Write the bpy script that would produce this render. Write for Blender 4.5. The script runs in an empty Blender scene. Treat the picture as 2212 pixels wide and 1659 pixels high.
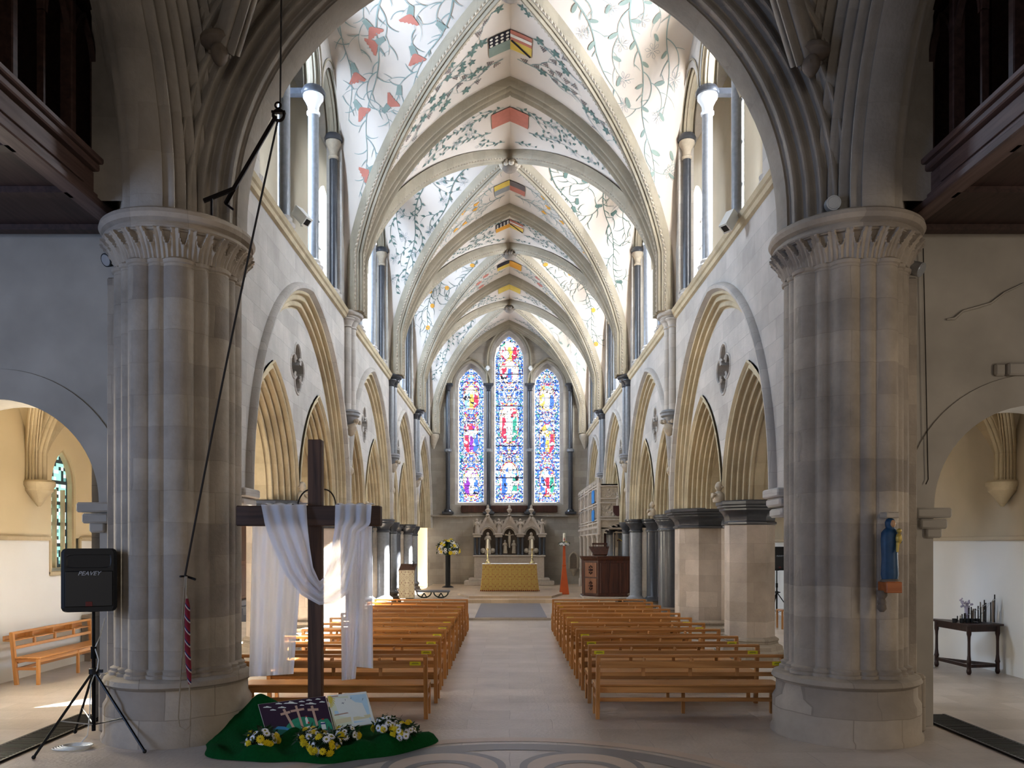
import bpy, math, random
from math import sin, cos, pi, sqrt, atan2, radians, hypot
from mathutils import Vector, Matrix
random.seed(7)
C = bpy.context.scene.collection
F = 1720.0; VX = 1098.0; HY = 1176.0; EYE = 2.0; CX = -0.04
def U(px, py, Y):            # a point of the place at depth Y
    return Vector(((px-VX)/F*Y + CX, Y, EYE + (HY-py)/F*Y))

# ------------------------------------------------------------------ mesh helper
class MB:
    def __init__(s): s.v = []; s.f = []; s.c = None
    def add(s, vs, fs):
        n = len(s.v); s.v += [tuple(p) for p in vs]; s.f += [tuple(i+n for i in f) for f in fs]; return s
    def box(s, x0, x1, y0, y1, z0, z1):
        v = [(x0,y0,z0),(x1,y0,z0),(x1,y1,z0),(x0,y1,z0),(x0,y0,z1),(x1,y0,z1),(x1,y1,z1),(x0,y1,z1)]
        return s.add(v, [(3,2,1,0),(4,5,6,7),(0,1,5,4),(1,2,6,5),(2,3,7,6),(3,0,4,7)])
    def bbox(s, x0, x1, y0, y1, z0, z1, b=.006):     # box with chamfered edges
        v = []; 
        for z, i in ((z0,b),(z0+b,0),(z1-b,0),(z1,b)):
            X0,X1,Y0,Y1 = x0+i,x1-i,y0+i,y1-i
            k = b if i == 0 else 0
            v += [(X0+k,Y0,z),(X1-k,Y0,z),(X1,Y0+k,z),(X1,Y1-k,z),(X1-k,Y1,z),(X0+k,Y1,z),(X0,Y1-k,z),(X0,Y0+k,z)]
        f = [tuple(range(7,-1,-1)), tuple(range(24,32))]
        for r in range(3):
            for j in range(8):
                a = r*8+j; c = r*8+(j+1)%8; f.append((a,c,c+8,a+8))
        return s.add(v, f)
    def beam(s, p, q, w, h, up=(0,0,1), w2=None, h2=None):
        p = Vector(p); q = Vector(q); t = (q-p).normalized(); up = Vector(up)
        if abs(t.dot(up)) > .98: up = Vector((0,1,0))
        a = t.cross(up).normalized(); b = a.cross(t).normalized()
        v = []
        for c, W, H in ((p,w,h),(q,w2 or w,h2 or h)):
            for i, j in ((-1,-1),(1,-1),(1,1),(-1,1)): v.append(c+a*(i*W/2)+b*(j*H/2))
        return s.add(v, [(0,1,2,3),(7,6,5,4),(0,4,5,1),(1,5,6,2),(2,6,7,3),(3,7,4,0)])
    def ring(s, rows, closed=True, caps=True):
        m = len(rows[0]); v = [p for r in rows for p in r]; f = []
        for i in range(len(rows)-1):
            for j in range(m if closed else m-1):
                a = i*m+j; b = i*m+(j+1)%m; f.append((a,b,b+m,a+m))
        if caps and closed:
            f.append(tuple(range(m-1,-1,-1))); f.append(tuple(range((len(rows)-1)*m, len(rows)*m)))
        return s.add(v, f)
    def lathe(s, prof, c=(0,0,0), n=24, a0=0, a1=2*pi, sx=1, sy=1):
        full = abs(a1-a0-2*pi) < 1e-6; k = n if full else n+1
        rows = [[(c[0]+r*sx*cos(a0+(a1-a0)*j/n), c[1]+r*sy*sin(a0+(a1-a0)*j/n), c[2]+z) for j in range(k)] for r, z in prof]
        return s.ring(rows, full, full)
    def prism(s, poly, z0, z1):
        return s.ring([[(x,y,z0) for x,y in poly],[(x,y,z1) for x,y in poly]])
    def tube(s, path, r, n=8, closed=False):
        path = [Vector(p) for p in path]; m = len(path); rows = []
        rr = r if isinstance(r, (list,tuple)) else [r]*m
        ref = None
        for i, p in enumerate(path):
            a = path[(i-1)%m] if (closed or i > 0) else p; b = path[(i+1)%m] if (closed or i < m-1) else p
            t = (b-a).normalized()
            if ref is None:
                ref = Vector((0,0,1)) if abs(t.z) < .9 else Vector((1,0,0))
            u = (ref - t*ref.dot(t)).normalized(); w = t.cross(u); ref = u
            rows.append([p+u*(rr[i]*cos(2*pi*j/n))+w*(rr[i]*sin(2*pi*j/n)) for j in range(n)])
        if closed: rows.append(rows[0]); return s.ring(rows, True, False)
        return s.ring(rows)
    def grid(s, fn, nu, nv):
        v = [fn(i/nu, j/nv) for i in range(nu+1) for j in range(nv+1)]; f = []
        for i in range(nu):
            for j in range(nv):
                a = i*(nv+1)+j; f.append((a,a+nv+1,a+nv+2,a+1))
        return s.add(v, f)
    def ball(s, c, r, n=12, m=8, sx=1, sy=1, sz=1):
        rows = [[(c[0]+r*sx*sin(pi*i/m)*cos(2*pi*j/n), c[1]+r*sy*sin(pi*i/m)*sin(2*pi*j/n), c[2]+r*sz*cos(pi*i/m)) for j in range(n)] for i in range(1, m)]
        top = (c[0],c[1],c[2]+r*sz); bot = (c[0],c[1],c[2]-r*sz)
        b = len(s.v); s.ring(rows, True, False); t = len(s.v); s.v += [top, bot]
        for j in range(n):
            s.f.append((b+j, b+(j+1)%n, t)); q = b+(m-2)*n; s.f.append((q+(j+1)%n, q+j, t+1))
        return s
    def build(s, name, mt, parent=None, smooth=None, off=None):
        me = bpy.data.meshes.new(name)
        o3 = Vector((0,0,0))
        if off is not None: o3 = Vector(off)
        elif parent is not None: 
            q = parent
            while q is not None: o3 += q.location; q = q.parent
        vs = [(x-o3.x,y-o3.y,z-o3.z) for x,y,z in s.v] if o3.length else s.v
        me.from_pydata(vs, [], s.f)
        if s.c:
            ca = me.color_attributes.new('col', 'FLOAT_COLOR', 'CORNER')
            data = []
            for f, c in zip(s.f, s.c): data += list(c)*len(f)
            ca.data.foreach_set('color', data)
        me.materials.append(mt); me.update()
        if smooth is not None:
            me.polygons.foreach_set('use_smooth', [True]*len(me.polygons))
            try: me.set_sharp_from_angle(angle=radians(smooth))
            except Exception: pass
        o = bpy.data.objects.new(name, me); C.objects.link(o)
        if parent is not None: o.parent = parent
        elif off is not None: o.location = o3
        return o

def tag(o, label=None, cat=None, group=None, kind=None):
    if label: o['label'] = label
    if cat: o['category'] = cat
    if group: o['group'] = group
    if kind: o['kind'] = kind
    return o
def thing(name, label, cat, loc=(0,0,0), group=None):
    o = bpy.data.objects.new(name, None); C.objects.link(o); o.location = loc; o.empty_display_size = .1
    return tag(o, label, cat, group)
def struct(o): o['kind'] = 'structure'; return o
def dup(root, loc, rz=0, label=None, group=None, skip=()):
    r = root.copy(); C.objects.link(r); r.location = loc; r.rotation_euler = (0,0,rz)
    if label: r['label'] = label
    if group: r['group'] = group
    for ch in root.children:
        if any(ch.name.startswith(k) for k in skip): continue
        c = ch.copy(); C.objects.link(c); c.parent = r
        for g in ch.children:
            d = g.copy(); C.objects.link(d); d.parent = c
    return r

# ------------------------------------------------------------------ materials
def newmat(name):
    m = bpy.data.materials.new(name); m.use_nodes = True
    n = m.node_tree.nodes; b = n['Principled BSDF']; return m, n, m.node_tree.links, b
def rgb(h, g=2.2):
    if isinstance(h, str): return tuple((int(h[i:i+2],16)/255)**g for i in (0,2,4)) + (1,)
    return tuple(h)+(1,)
def plain(name, col, rough=.6, metal=0, noise=.0, nscale=20, spec=.4, bump=0, emit=0):
    m, n, l, b = newmat(name); col = rgb(col)
    b.inputs['Base Color'].default_value = col; b.inputs['Roughness'].default_value = rough; b.inputs['Metallic'].default_value = metal
    b.inputs['Specular IOR Level'].default_value = spec
    if noise or bump:
        t = n.new('ShaderNodeTexNoise'); t.inputs['Scale'].default_value = nscale; t.inputs['Detail'].default_value = 4
        g = n.new('ShaderNodeNewGeometry'); l.new(g.outputs['Position'], t.inputs['Vector'])
        r = n.new('ShaderNodeMix'); r.data_type = 'RGBA'
        r.inputs[6].default_value = tuple(c*(1-noise) for c in col[:3])+(1,); r.inputs[7].default_value = tuple(min(1,c*(1+noise)) for c in col[:3])+(1,)
        l.new(t.outputs['Fac'], r.inputs[0]); l.new(r.outputs[2], b.inputs['Base Color'])
        if bump:
            u = n.new('ShaderNodeBump'); u.inputs['Strength'].default_value = bump; u.inputs['Distance'].default_value = .01
            l.new(t.outputs['Fac'], u.inputs['Height']); l.new(u.outputs[0], b.inputs['Normal'])
    return m
def stone(name, c1, c2, mortar, mode='YZ', bw=.6, bh=.3, ms=.006, patch=.35, rough=.85, mfac=.7, pscale=.8, center=None):
    """coursed masonry; mode picks which world axes run along the wall"""
    m, n, l, b = newmat(name); c1, c2, mortar = rgb(c1), rgb(c2), rgb(mortar)
    g = n.new('ShaderNodeNewGeometry'); sp = n.new('ShaderNodeSeparateXYZ'); l.new(g.outputs['Position'], sp.inputs[0])
    cb = n.new('ShaderNodeCombineXYZ')
    if mode == 'CYL':
        ad = n.new('ShaderNodeMath'); ad.operation = 'ADD'; l.new(sp.outputs['X'], ad.inputs[0])
        mu = n.new('ShaderNodeMath'); mu.operation = 'MULTIPLY'; mu.inputs[1].default_value = .37; l.new(sp.outputs['Y'], mu.inputs[0]); l.new(mu.outputs[0], ad.inputs[1])
        l.new(ad.outputs[0], cb.inputs[0]); l.new(sp.outputs['Z'], cb.inputs[1])
    else:
        l.new(sp.outputs[mode[0]], cb.inputs[0]); l.new(sp.outputs[mode[1]], cb.inputs[1])
    wn = n.new('ShaderNodeTexNoise'); wn.inputs['Scale'].default_value = 2.5; l.new(g.outputs['Position'], wn.inputs['Vector'])
    va = n.new('ShaderNodeVectorMath'); va.operation = 'SCALE'; va.inputs['Scale'].default_value = .05; l.new(wn.outputs['Color'], va.inputs[0])
    vb = n.new('ShaderNodeVectorMath'); vb.operation = 'ADD'; l.new(cb.outputs[0], vb.inputs[0]); l.new(va.outputs[0], vb.inputs[1])
    t = n.new('ShaderNodeTexBrick'); l.new(vb.outputs[0], t.inputs['Vector'])
    t.inputs['Scale'].default_value = 1; t.inputs['Brick Width'].default_value = bw; t.inputs['Row Height'].default_value = bh
    t.inputs['Mortar Size'].default_value = ms; t.inputs['Mortar Smooth'].default_value = .3; t.inputs['Bias'].default_value = 0
    t.inputs['Color1'].default_value = c1; t.inputs['Color2'].default_value = c2
    mm = tuple(c1[i]*(1-mfac)+mortar[i]*mfac for i in range(3))+(1,); t.inputs['Mortar'].default_value = mm
    ns = n.new('ShaderNodeTexNoise'); ns.inputs['Scale'].default_value = pscale; ns.inputs['Detail'].default_value = 6; ns.inputs['Roughness'].default_value = .65
    l.new(g.outputs['Position'], ns.inputs['Vector'])
    mr = n.new('ShaderNodeMapRange'); mr.inputs[1].default_value = .3; mr.inputs[2].default_value = .7; mr.inputs[3].default_value = 1-patch; mr.inputs[4].default_value = 1+patch*.35
    l.new(ns.outputs['Fac'], mr.inputs[0])
    mx = n.new('ShaderNodeVectorMath'); mx.operation = 'SCALE'; l.new(t.outputs['Color'], mx.inputs[0]); l.new(mr.outputs[0], mx.inputs['Scale'])
    l.new(mx.outputs[0], b.inputs['Base Color']); b.inputs['Roughness'].default_value = rough; b.inputs['Specular IOR Level'].default_value = .25
    bn = n.new('ShaderNodeTexNoise'); bn.inputs['Scale'].default_value = 25; bn.inputs['Detail'].default_value = 5; l.new(g.outputs['Position'], bn.inputs['Vector'])
    s1 = n.new('ShaderNodeMath'); s1.operation = 'MULTIPLY_ADD'; s1.inputs[1].default_value = -1.2; l.new(t.outputs['Fac'], s1.inputs[0]); l.new(bn.outputs['Fac'], s1.inputs[2])
    u = n.new('ShaderNodeBump'); u.inputs['Strength'].default_value = .45; u.inputs['Distance'].default_value = .012; l.new(s1.outputs[0], u.inputs['Height']); l.new(u.outputs[0], b.inputs['Normal'])
    return m
def wood(name, c1, c2, axis='X', rough=.35, scale=6, spec=.4):
    m, n, l, b = newmat(name)
    g = n.new('ShaderNodeTexCoord'); mp = n.new('ShaderNodeMapping'); l.new(g.outputs['Object'], mp.inputs[0])
    sc = {'X':(.35,6,6),'Y':(6,.35,6),'Z':(6,6,.35)}[axis]; mp.inputs['Scale'].default_value = tuple(v*scale/6 for v in sc)
    t = n.new('ShaderNodeTexNoise'); t.inputs['Scale'].default_value = 3; t.inputs['Detail'].default_value = 5; t.inputs['Distortion'].default_value = .6
    oi = n.new('ShaderNodeObjectInfo'); av = n.new('ShaderNodeVectorMath'); av.operation = 'ADD'
    cv = n.new('ShaderNodeCombineXYZ'); mlt = n.new('ShaderNodeMath'); mlt.operation = 'MULTIPLY'; mlt.inputs[1].default_value = 30
    l.new(oi.outputs['Random'], mlt.inputs[0]); l.new(mlt.outputs[0], cv.inputs[0]); l.new(mp.outputs[0], av.inputs[0]); l.new(cv.outputs[0], av.inputs[1])
    l.new(av.outputs[0], t.inputs['Vector'])
    r = n.new('ShaderNodeValToRGB'); r.color_ramp.elements[0].position = .3; r.color_ramp.elements[1].position = .7
    r.color_ramp.elements[0].color = rgb(c1); r.color_ramp.elements[1].color = rgb(c2); l.new(t.outputs['Fac'], r.inputs[0])
    l.new(r.outputs[0], b.inputs['Base Color']); b.inputs['Roughness'].default_value = rough; b.inputs['Specular IOR Level'].default_value = spec
    return m
def emis(name, col, s):
    m, n, l, b = newmat(name); b.inputs['Base Color'].default_value = rgb(col); b.inputs['Emission Color'].default_value = rgb(col); b.inputs['Emission Strength'].default_value = s
    return m

M = {}
M['pier'] = stone('pier_stone','b0a392','958a7e','6f665c','CYL',.55,.32,.004,.5,mfac=.35)
M['pierbase'] = stone('pier_base_stone','b0a392','94887a','5a5147','CYL',.5,.3,.005,.35,mfac=.5)
M['oct'] = stone('octagonal_pier_stone','c6b7a8','b2a394','7a6d60','CYL',.55,.34,.004,.35,mfac=.35)
M['wallN'] = stone('nave_wall_stone','b9b3ab','a9a39c','857f7a','YZ',.62,.3,.004,.22,pscale=1.3,mfac=.5)
M['wallX'] = stone('cross_wall_stone','a79f93','968e84','6a645e','XZ',.6,.3,.004,.25,mfac=.5)
M['trans'] = plain('transept_plaster','a39c91',.9,0,.34,1.6,.2,.5)
M['mould'] = stone('moulded_stone','c0b193','b3a488','8d7f69','CYL',.45,.38,.003,.3,pscale=1.2,mfac=.35)
M['mouldcross'] = stone('crossing_arch_stone','9f968a','958c81','7d756a','CYL',.5,.42,.003,.4,mfac=.2)
M['cream'] = plain('cream_plaster','cfc0a0',.9,0,.12,1.2,.2,.15)
M['creamgrey'] = plain('greyed_cream_plaster','b5a994',.9,0,.15,1.5,.2,.15)
M['white'] = plain('white_limewash','d9d9d6',.85,0,.05,1.5,.2,.1)
M['web'] = plain('vault_plaster','cbc0b5',.9,0,.1,.9,.2,.15)
M['rib'] = stone('rib_stone','a19683','958b79','7a705e','CYL',.4,.4,.003,.25,mfac=.35)
M['purbeck'] = plain('dark_purbeck_marble','3a3c41',.28,0,.4,14,.5)
M['purbeckblue'] = plain('blue_grey_shaft_marble','77797d',.3,0,.3,14,.5)
M['carve'] = plain('carved_stone','a99d8c',.8,0,.25,12,.3,.5)
M['carvedark'] = plain('dark_carved_stone','6a5f54',.8,0,.3,12,.3,.5)
M['reredos'] = plain('reredos_stone','aea295',.8,0,.2,12,.3,.4)
M['floor'] = stone('floor_slabs','bdb1a6','aca093','857a70','XY',.95,.48,.004,.2,rough=.3,mfac=.6,pscale=1.6)
M['floorlight'] = stone('sanctuary_floor','c2ac92','b39d84','8a7a66','XY',.6,.6,.004,.2,rough=.4)
M['ledger'] = plain('blue_grey_slab','60636b',.35,0,.12,2,.4)
M['inlaydark'] = plain('dark_floor_inlay','757170',.4,0,.15,5,.4)
M['inlaypink'] = plain('buff_floor_inlay','b5a190',.4,0,.1,5,.4)
M['oak'] = wood('bench_oak','9a6636','c08850','X',.32)
M['oaklegs'] = wood('bench_leg_oak','9c6835','c08852','Z',.35)
M['oakY'] = wood('bench_oak_lengthwise','97613a','b98150','Y',.35)
M['crosswood'] = wood('dark_cross_timber','33231a','5b4233','Z',.6)
M['crosswoodX'] = wood('dark_cross_arm','2a1d16','4a3428','X',.6)
M['darkwood'] = wood('dark_gallery_wood','2a1a14','44302a','Y',.5)
M['gallerypale'] = wood('gallery_fascia_wood','4a3832','6b5650','Y',.5)
M['redwood'] = wood('pulpit_wood','2b150d','4c2817','Z',.45)
M['pulpitpanel'] = wood('pulpit_panel_wood','5a3420','7f5236','Z',.5)  # lighter tone paints the light on the pulpit's oblique panels
M['doorwood'] = wood('brown_door_wood','3c2114','5a3520','Z',.45)
M['orange'] = plain('orange_stained_wood','c0521a',.4,0,.15,6,.5)
M['black'] = plain('black_plastic','0c0c0e',.5,0,0,1,.4)
M['mesh'] = plain('black_grille','121214',.45,0,.4,200,.5)
M['blackmetal'] = plain('black_metal','101012',.35,.6)
M['iron'] = plain('wrought_iron','1c1614',.5,.7,.2,20)
M['steel'] = plain('polished_steel','c4c8cc',.3,.8)
M['whiteplastic'] = plain('white_plastic','d8d8d2',.4)
M['cream2'] = plain('candle_wax','f1e9d2',.5)
M['brass'] = plain('pale_brass','c9b98a',.25,.8)
M['rope'] = plain('hemp_rope','8d7f6c',.9,0,.2,60)
M['darkrope'] = plain('dark_rope','2b2623',.9)
M['green'] = plain('green_baize','0d4420',.95,0,.35,40,.1,.6)
M['cloth'] = None
M['petal'] = plain('white_petals','eeeef2',.6); M['yellow'] = plain('yellow_petals','e0c40e',.6); M['leaf'] = plain('dark_leaves','22391c',.6,0,.4,30)
M['label'] = plain('yellow_paper','d8cc20',.6); M['whitepaper'] = plain('white_paper','dcdccc',.6); M['ink'] = plain('grey_ink','6d6a30',.7)
M['blue'] = plain('bright_blue_cloth','1272b8',.7)
M['madonnablue'] = plain('blue_painted_robe','1c3f5c',.5,0,.4,25)
M['skin'] = plain('painted_skin','b58a62',.5); M['gold'] = plain('gold_paint','b09548',.4,.3)
M['votivewood'] = wood('dark_table_wood','1c100c','37201a','Z',.4)
M['bracketwood'] = wood('orange_wood_bracket','8a4a24','a86236','X',.45)
M['radiator'] = plain('brown_radiator_paint','86796c',.5)
M['maroon'] = plain('maroon_board','2f1226',.7); M['card'] = plain('card_edge','d8d4c4',.7)
M['hill'] = plain('green_paper_hill','2f8560',.8,0,.3,20); M['blueink'] = plain('blue_paper','3f7fa0',.8); M['tan'] = plain('tan_paper_cross','c09a80',.8)
M['redp'] = plain('red_paint','b03028',.8); M['cardpale'] = plain('pale_drawing_paper','d5d8b4',.8,0,.12,9)
M['lightblue'] = plain('pale_blue_crayon','b2cdd4',.8,0,.12,9); M['sunp'] = plain('yellow_crayon','d8c04a',.8)
M['glassclear'] = None
for k, c in dict(pgreen='84928a', pdark='5d7069', pred='b57466', porange='cf9440', pgrey='8b8f92', pyel='cdb25a', pblack='2e2c33', pwhite='dcd6cc', pvine='8a9994', pgrape='6b6260').items():
    M[k] = plain('wall_paint_'+{'pgreen':'sage','pdark':'deep_green','pred':'brick_red','porange':'ochre','pgrey':'grey','pyel':'yellow','pblack':'black','pwhite':'white','pvine':'pale_green','pgrape':'grape'}[k], c, .9, 0, .15, 8, .2)

def cloth_mat():
    m, n, l, b = newmat('sheer_white_cloth')
    b.inputs['Base Color'].default_value = (.86,.86,.9,1); b.inputs['Roughness'].default_value = .8
    t = n.new('ShaderNodeBsdfTranslucent'); t.inputs[0].default_value = (.9,.9,.95,1)
    mx = n.new('ShaderNodeMixShader'); mx.inputs[0].default_value = .45
    l.new(b.outputs[0], mx.inputs[1]); l.new(t.outputs[0], mx.inputs[2])
    tr = n.new('ShaderNodeBsdfTransparent'); m2 = n.new('ShaderNodeMixShader'); m2.inputs[0].default_value = .12
    l.new(mx.outputs[0], m2.inputs[1]); l.new(tr.outputs[0], m2.inputs[2]); l.new(m2.outputs[0], n['Material Output'].inputs[0])
    return m
M['cloth'] = cloth_mat()
def glass_mat():
    m, n, l, b = newmat('window_glass'); t = n.new('ShaderNodeBsdfTransparent'); t.inputs[0].default_value = (.93,.96,1,1)
    g = n.new('ShaderNodeBsdfGlossy'); g.inputs['Roughness'].default_value = .05
    mx = n.new('ShaderNodeMixShader'); mx.inputs[0].default_value = .04
    l.new(t.outputs[0], mx.inputs[1]); l.new(g.outputs[0], mx.inputs[2]); l.new(mx.outputs[0], n['Material Output'].inputs[0]); return m
M['glassclear'] = glass_mat()
def attr_mat(name, emit=0, rough=.5):
    m, n, l, b = newmat(name); a = n.new('ShaderNodeVertexColor'); a.layer_name = 'col'
    b.inputs['Base Color'].default_value = (.02,.02,.03,1); b.inputs['Roughness'].default_value = rough
    if emit: l.new(a.outputs[0], b.inputs['Emission Color']); b.inputs['Emission Strength'].default_value = emit
    return m
M['stained'] = attr_mat('stained_glass', .95)
M['leadglass'] = attr_mat('leaded_green_glass', .8)
def brocade(name, base, c2, c3, sc=9):
    m, n, l, b = newmat(name); g = n.new('ShaderNodeTexCoord'); mp = n.new('ShaderNodeMapping'); l.new(g.outputs['Object'], mp.inputs[0])
    ab = n.new('ShaderNodeVectorMath'); ab.operation = 'ABSOLUTE'
    md = n.new('ShaderNodeVectorMath'); md.operation = 'MODULO'; md.inputs[1].default_value = (.36,50,.36)
    l.new(mp.outputs[0], ab.inputs[0]); l.new(ab.outputs[0], md.inputs[0])
    sb = n.new('ShaderNodeVectorMath'); sb.operation = 'SUBTRACT'; sb.inputs[1].default_value = (.18,0,.18); l.new(md.outputs[0], sb.inputs[0])
    a2 = n.new('ShaderNodeVectorMath'); a2.operation = 'ABSOLUTE'; l.new(sb.outputs[0], a2.inputs[0])
    v = n.new('ShaderNodeTexVoronoi'); v.voronoi_dimensions = '2D'; v.inputs['Scale'].default_value = sc*2.2
    sx_ = n.new('ShaderNodeSeparateXYZ'); cx_ = n.new('ShaderNodeCombineXYZ'); l.new(a2.outputs[0], sx_.inputs[0]); l.new(sx_.outputs[0], cx_.inputs[0]); l.new(sx_.outputs[2], cx_.inputs[1]); l.new(cx_.outputs[0], v.inputs['Vector'])
    r = n.new('ShaderNodeValToRGB'); e = r.color_ramp; e.interpolation = 'CONSTANT'
    e.elements[0].position = 0; e.elements[0].color = rgb(c3); e.elements[1].position = .18; e.elements[1].color = rgb(base)
    x = e.elements.new(.34); x.color = rgb(c2); x = e.elements.new(.44); x.color = rgb(base); x = e.elements.new(.62); x.color = rgb(c3)
    l.new(v.outputs['Distance'], r.inputs[0]); l.new(r.outputs[0], b.inputs['Base Color']); b.inputs['Roughness'].default_value = .6
    return m
M['brocade'] = brocade('gold_brocade','c0a558','7c6a2e','8a4a30')
M['brocade2'] = brocade('cream_brocade','f2e8c6','b08c48','8c5a48', 11)
def striped():
    m, n, l, b = newmat('striped_wool'); g = n.new('ShaderNodeNewGeometry'); sp = n.new('ShaderNodeSeparateXYZ'); l.new(g.outputs['Position'], sp.inputs[0])
    a = n.new('ShaderNodeMath'); a.operation = 'MULTIPLY'; a.inputs[1].default_value = 9; l.new(sp.outputs['Z'], a.inputs[0])
    x = n.new('ShaderNodeMath'); x.operation = 'MULTIPLY_ADD'; x.inputs[1].default_value = 12; l.new(sp.outputs['X'], x.inputs[0]); l.new(a.outputs[0], x.inputs[2])
    f = n.new('ShaderNodeMath'); f.operation = 'FRACT'; l.new(x.outputs[0], f.inputs[0])
    r = n.new('ShaderNodeValToRGB'); e = r.color_ramp; e.interpolation = 'CONSTANT'
    e.elements[0].color = rgb('6b1626'); e.elements[1].position = .5; e.elements[1].color = rgb('b9a9a4'); q = e.elements.new(.62); q.color = rgb('23244a'); q = e.elements.new(.78); q.color = rgb('7a1a2c')
    l.new(f.outputs[0], r.inputs[0]); l.new(r.outputs[0], b.inputs['Base Color']); b.inputs['Roughness'].default_value = .95
    return m
M['sally'] = striped()
PW_N, PW_S, PW_A, PW_AS, PW_E, PW_TN, PW_TS, PW_W = 420, 500, 110, 30, 0, 210, 95, 185
SUN = 150; SUND = (-1,-.42,-1.02); EXPO = 0.85
# ================================================================== arches and mouldings
def arch_R(a, h): return (a*a+h*h)/(2*a)
def arch_z(a, h, d, s):
    R = arch_R(a,h); e = R-a; v = (R+d)**2-(abs(s)+e)**2
    return sqrt(v) if v > 0 else 0.0
def arch_curve(a, h, d, n=16):
    R = arch_R(a,h); e = R-a; fm = math.acos(min(1, e/(R+d)))
    right = [(-e+(R+d)*cos(fm*i/n), (R+d)*sin(fm*i/n)) for i in range(n+1)]
    return [(-x,z) for x,z in right[:-1]] + right[::-1]
def diag(d0, b0, d1, b1, k, A, npk=8):
    dx, dy = d1-d0, b1-b0; L = hypot(dx,dy); nx, ny = -abs(dy)/L, -abs(dx)/L*(1 if b1 > b0 else -1)
    out = []
    for i in range(k*npk+1):
        t = i/(k*npk); f = (k*t) % 1.0; u = A*sin(pi*f/.64) if f < .64 else -.55*A*sin(pi*(f-.64)/.36); out.append((d0+dx*t+nx*u, b0+dy*t+ny*u))
    return out
def arch_sweep(mb, P, a, h, prof, n=16, leg=0, closed=False):
    rows = []
    for d, b in prof:
        c = arch_curve(a, h, d, n)
        if leg: c = [(c[0][0], -leg)] + c + [(c[-1][0], -leg)]
        rows.append([P(s, z, b) for s, z in c])
    if closed: rows.append(rows[0])
    mb.ring(rows, False, False); return mb
def strips(mb, P, ss, fn, b=0, ends=False):
    """vertical strips at depth b; fn(s) -> list of (z0,z1)"""
    for i in range(len(ss)-1):
        m = (ss[i]+ss[i+1])/2; k = len(fn(m))
        A = fn(ss[i]+1e-5); B = fn(ss[i+1]-1e-5)
        if len(A) != len(B): A = B = fn(m)
        for (a0,a1),(b0,b1) in zip(A,B):
            if a1-a0 < 1e-4 and b1-b0 < 1e-4: continue
            mb.add([P(ss[i],a0,b),P(ss[i+1],b0,b),P(ss[i+1],b1,b),P(ss[i],a1,b)], [(0,1,2,3)])
def samples(*segs):
    out = set()
    for a, b, n in segs:
        for i in range(n+1): out.add(round((a+b)/2-(b-a)/2*cos(pi*i/n), 5))
    return sorted(out)
def rib_prof(w, h, rolls=2.5, n=36):
    p = []
    for i in range(n+1):
        t = -1+2*i/n
        p.append((t*w/2, h*(1-.55*abs(t)) - .26*h*(1-abs(cos(rolls*pi*t)))**1.3))
    return [(-w/2,-.06)] + p + [(w/2,-.06)]
def sweep(mb, path, side, prof):
    path = [Vector(p) for p in path]; side = Vector(side); rows = []
    for i, p in enumerate(path):
        t = (path[min(i+1,len(path)-1)]-path[max(i-1,0)]).normalized(); dn = side.cross(t).normalized()
        rows.append([p+side*a+dn*b for a, b in prof])
    mb.ring(rows, True, True)
def stadium_path(f, n): return [f(i/n) for i in range(n+1)]

BAY = [10.85, 17.55, 24.0, 30.2, 36.5]
WX = 3.6; SPR = 2.75; STR = 7.05
SIDEN = {-1:'north', 1:'south'}; LR = {-1:'left', 1:'right'}
ORD = ['nearest','second','third','farthest']

def quatre(s, c=5.13, r=.19, o=.24):
    """vertical extent of the quatrefoil at s"""
    z = []
    for cs, cz in ((0,o),(0,-o),(o,0),(-o,0)):
        if abs(s-cs) < r: k = sqrt(r*r-(s-cs)**2); z += [c+cz-k, c+cz+k]
    return (min(z), max(z)) if z else None

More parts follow.
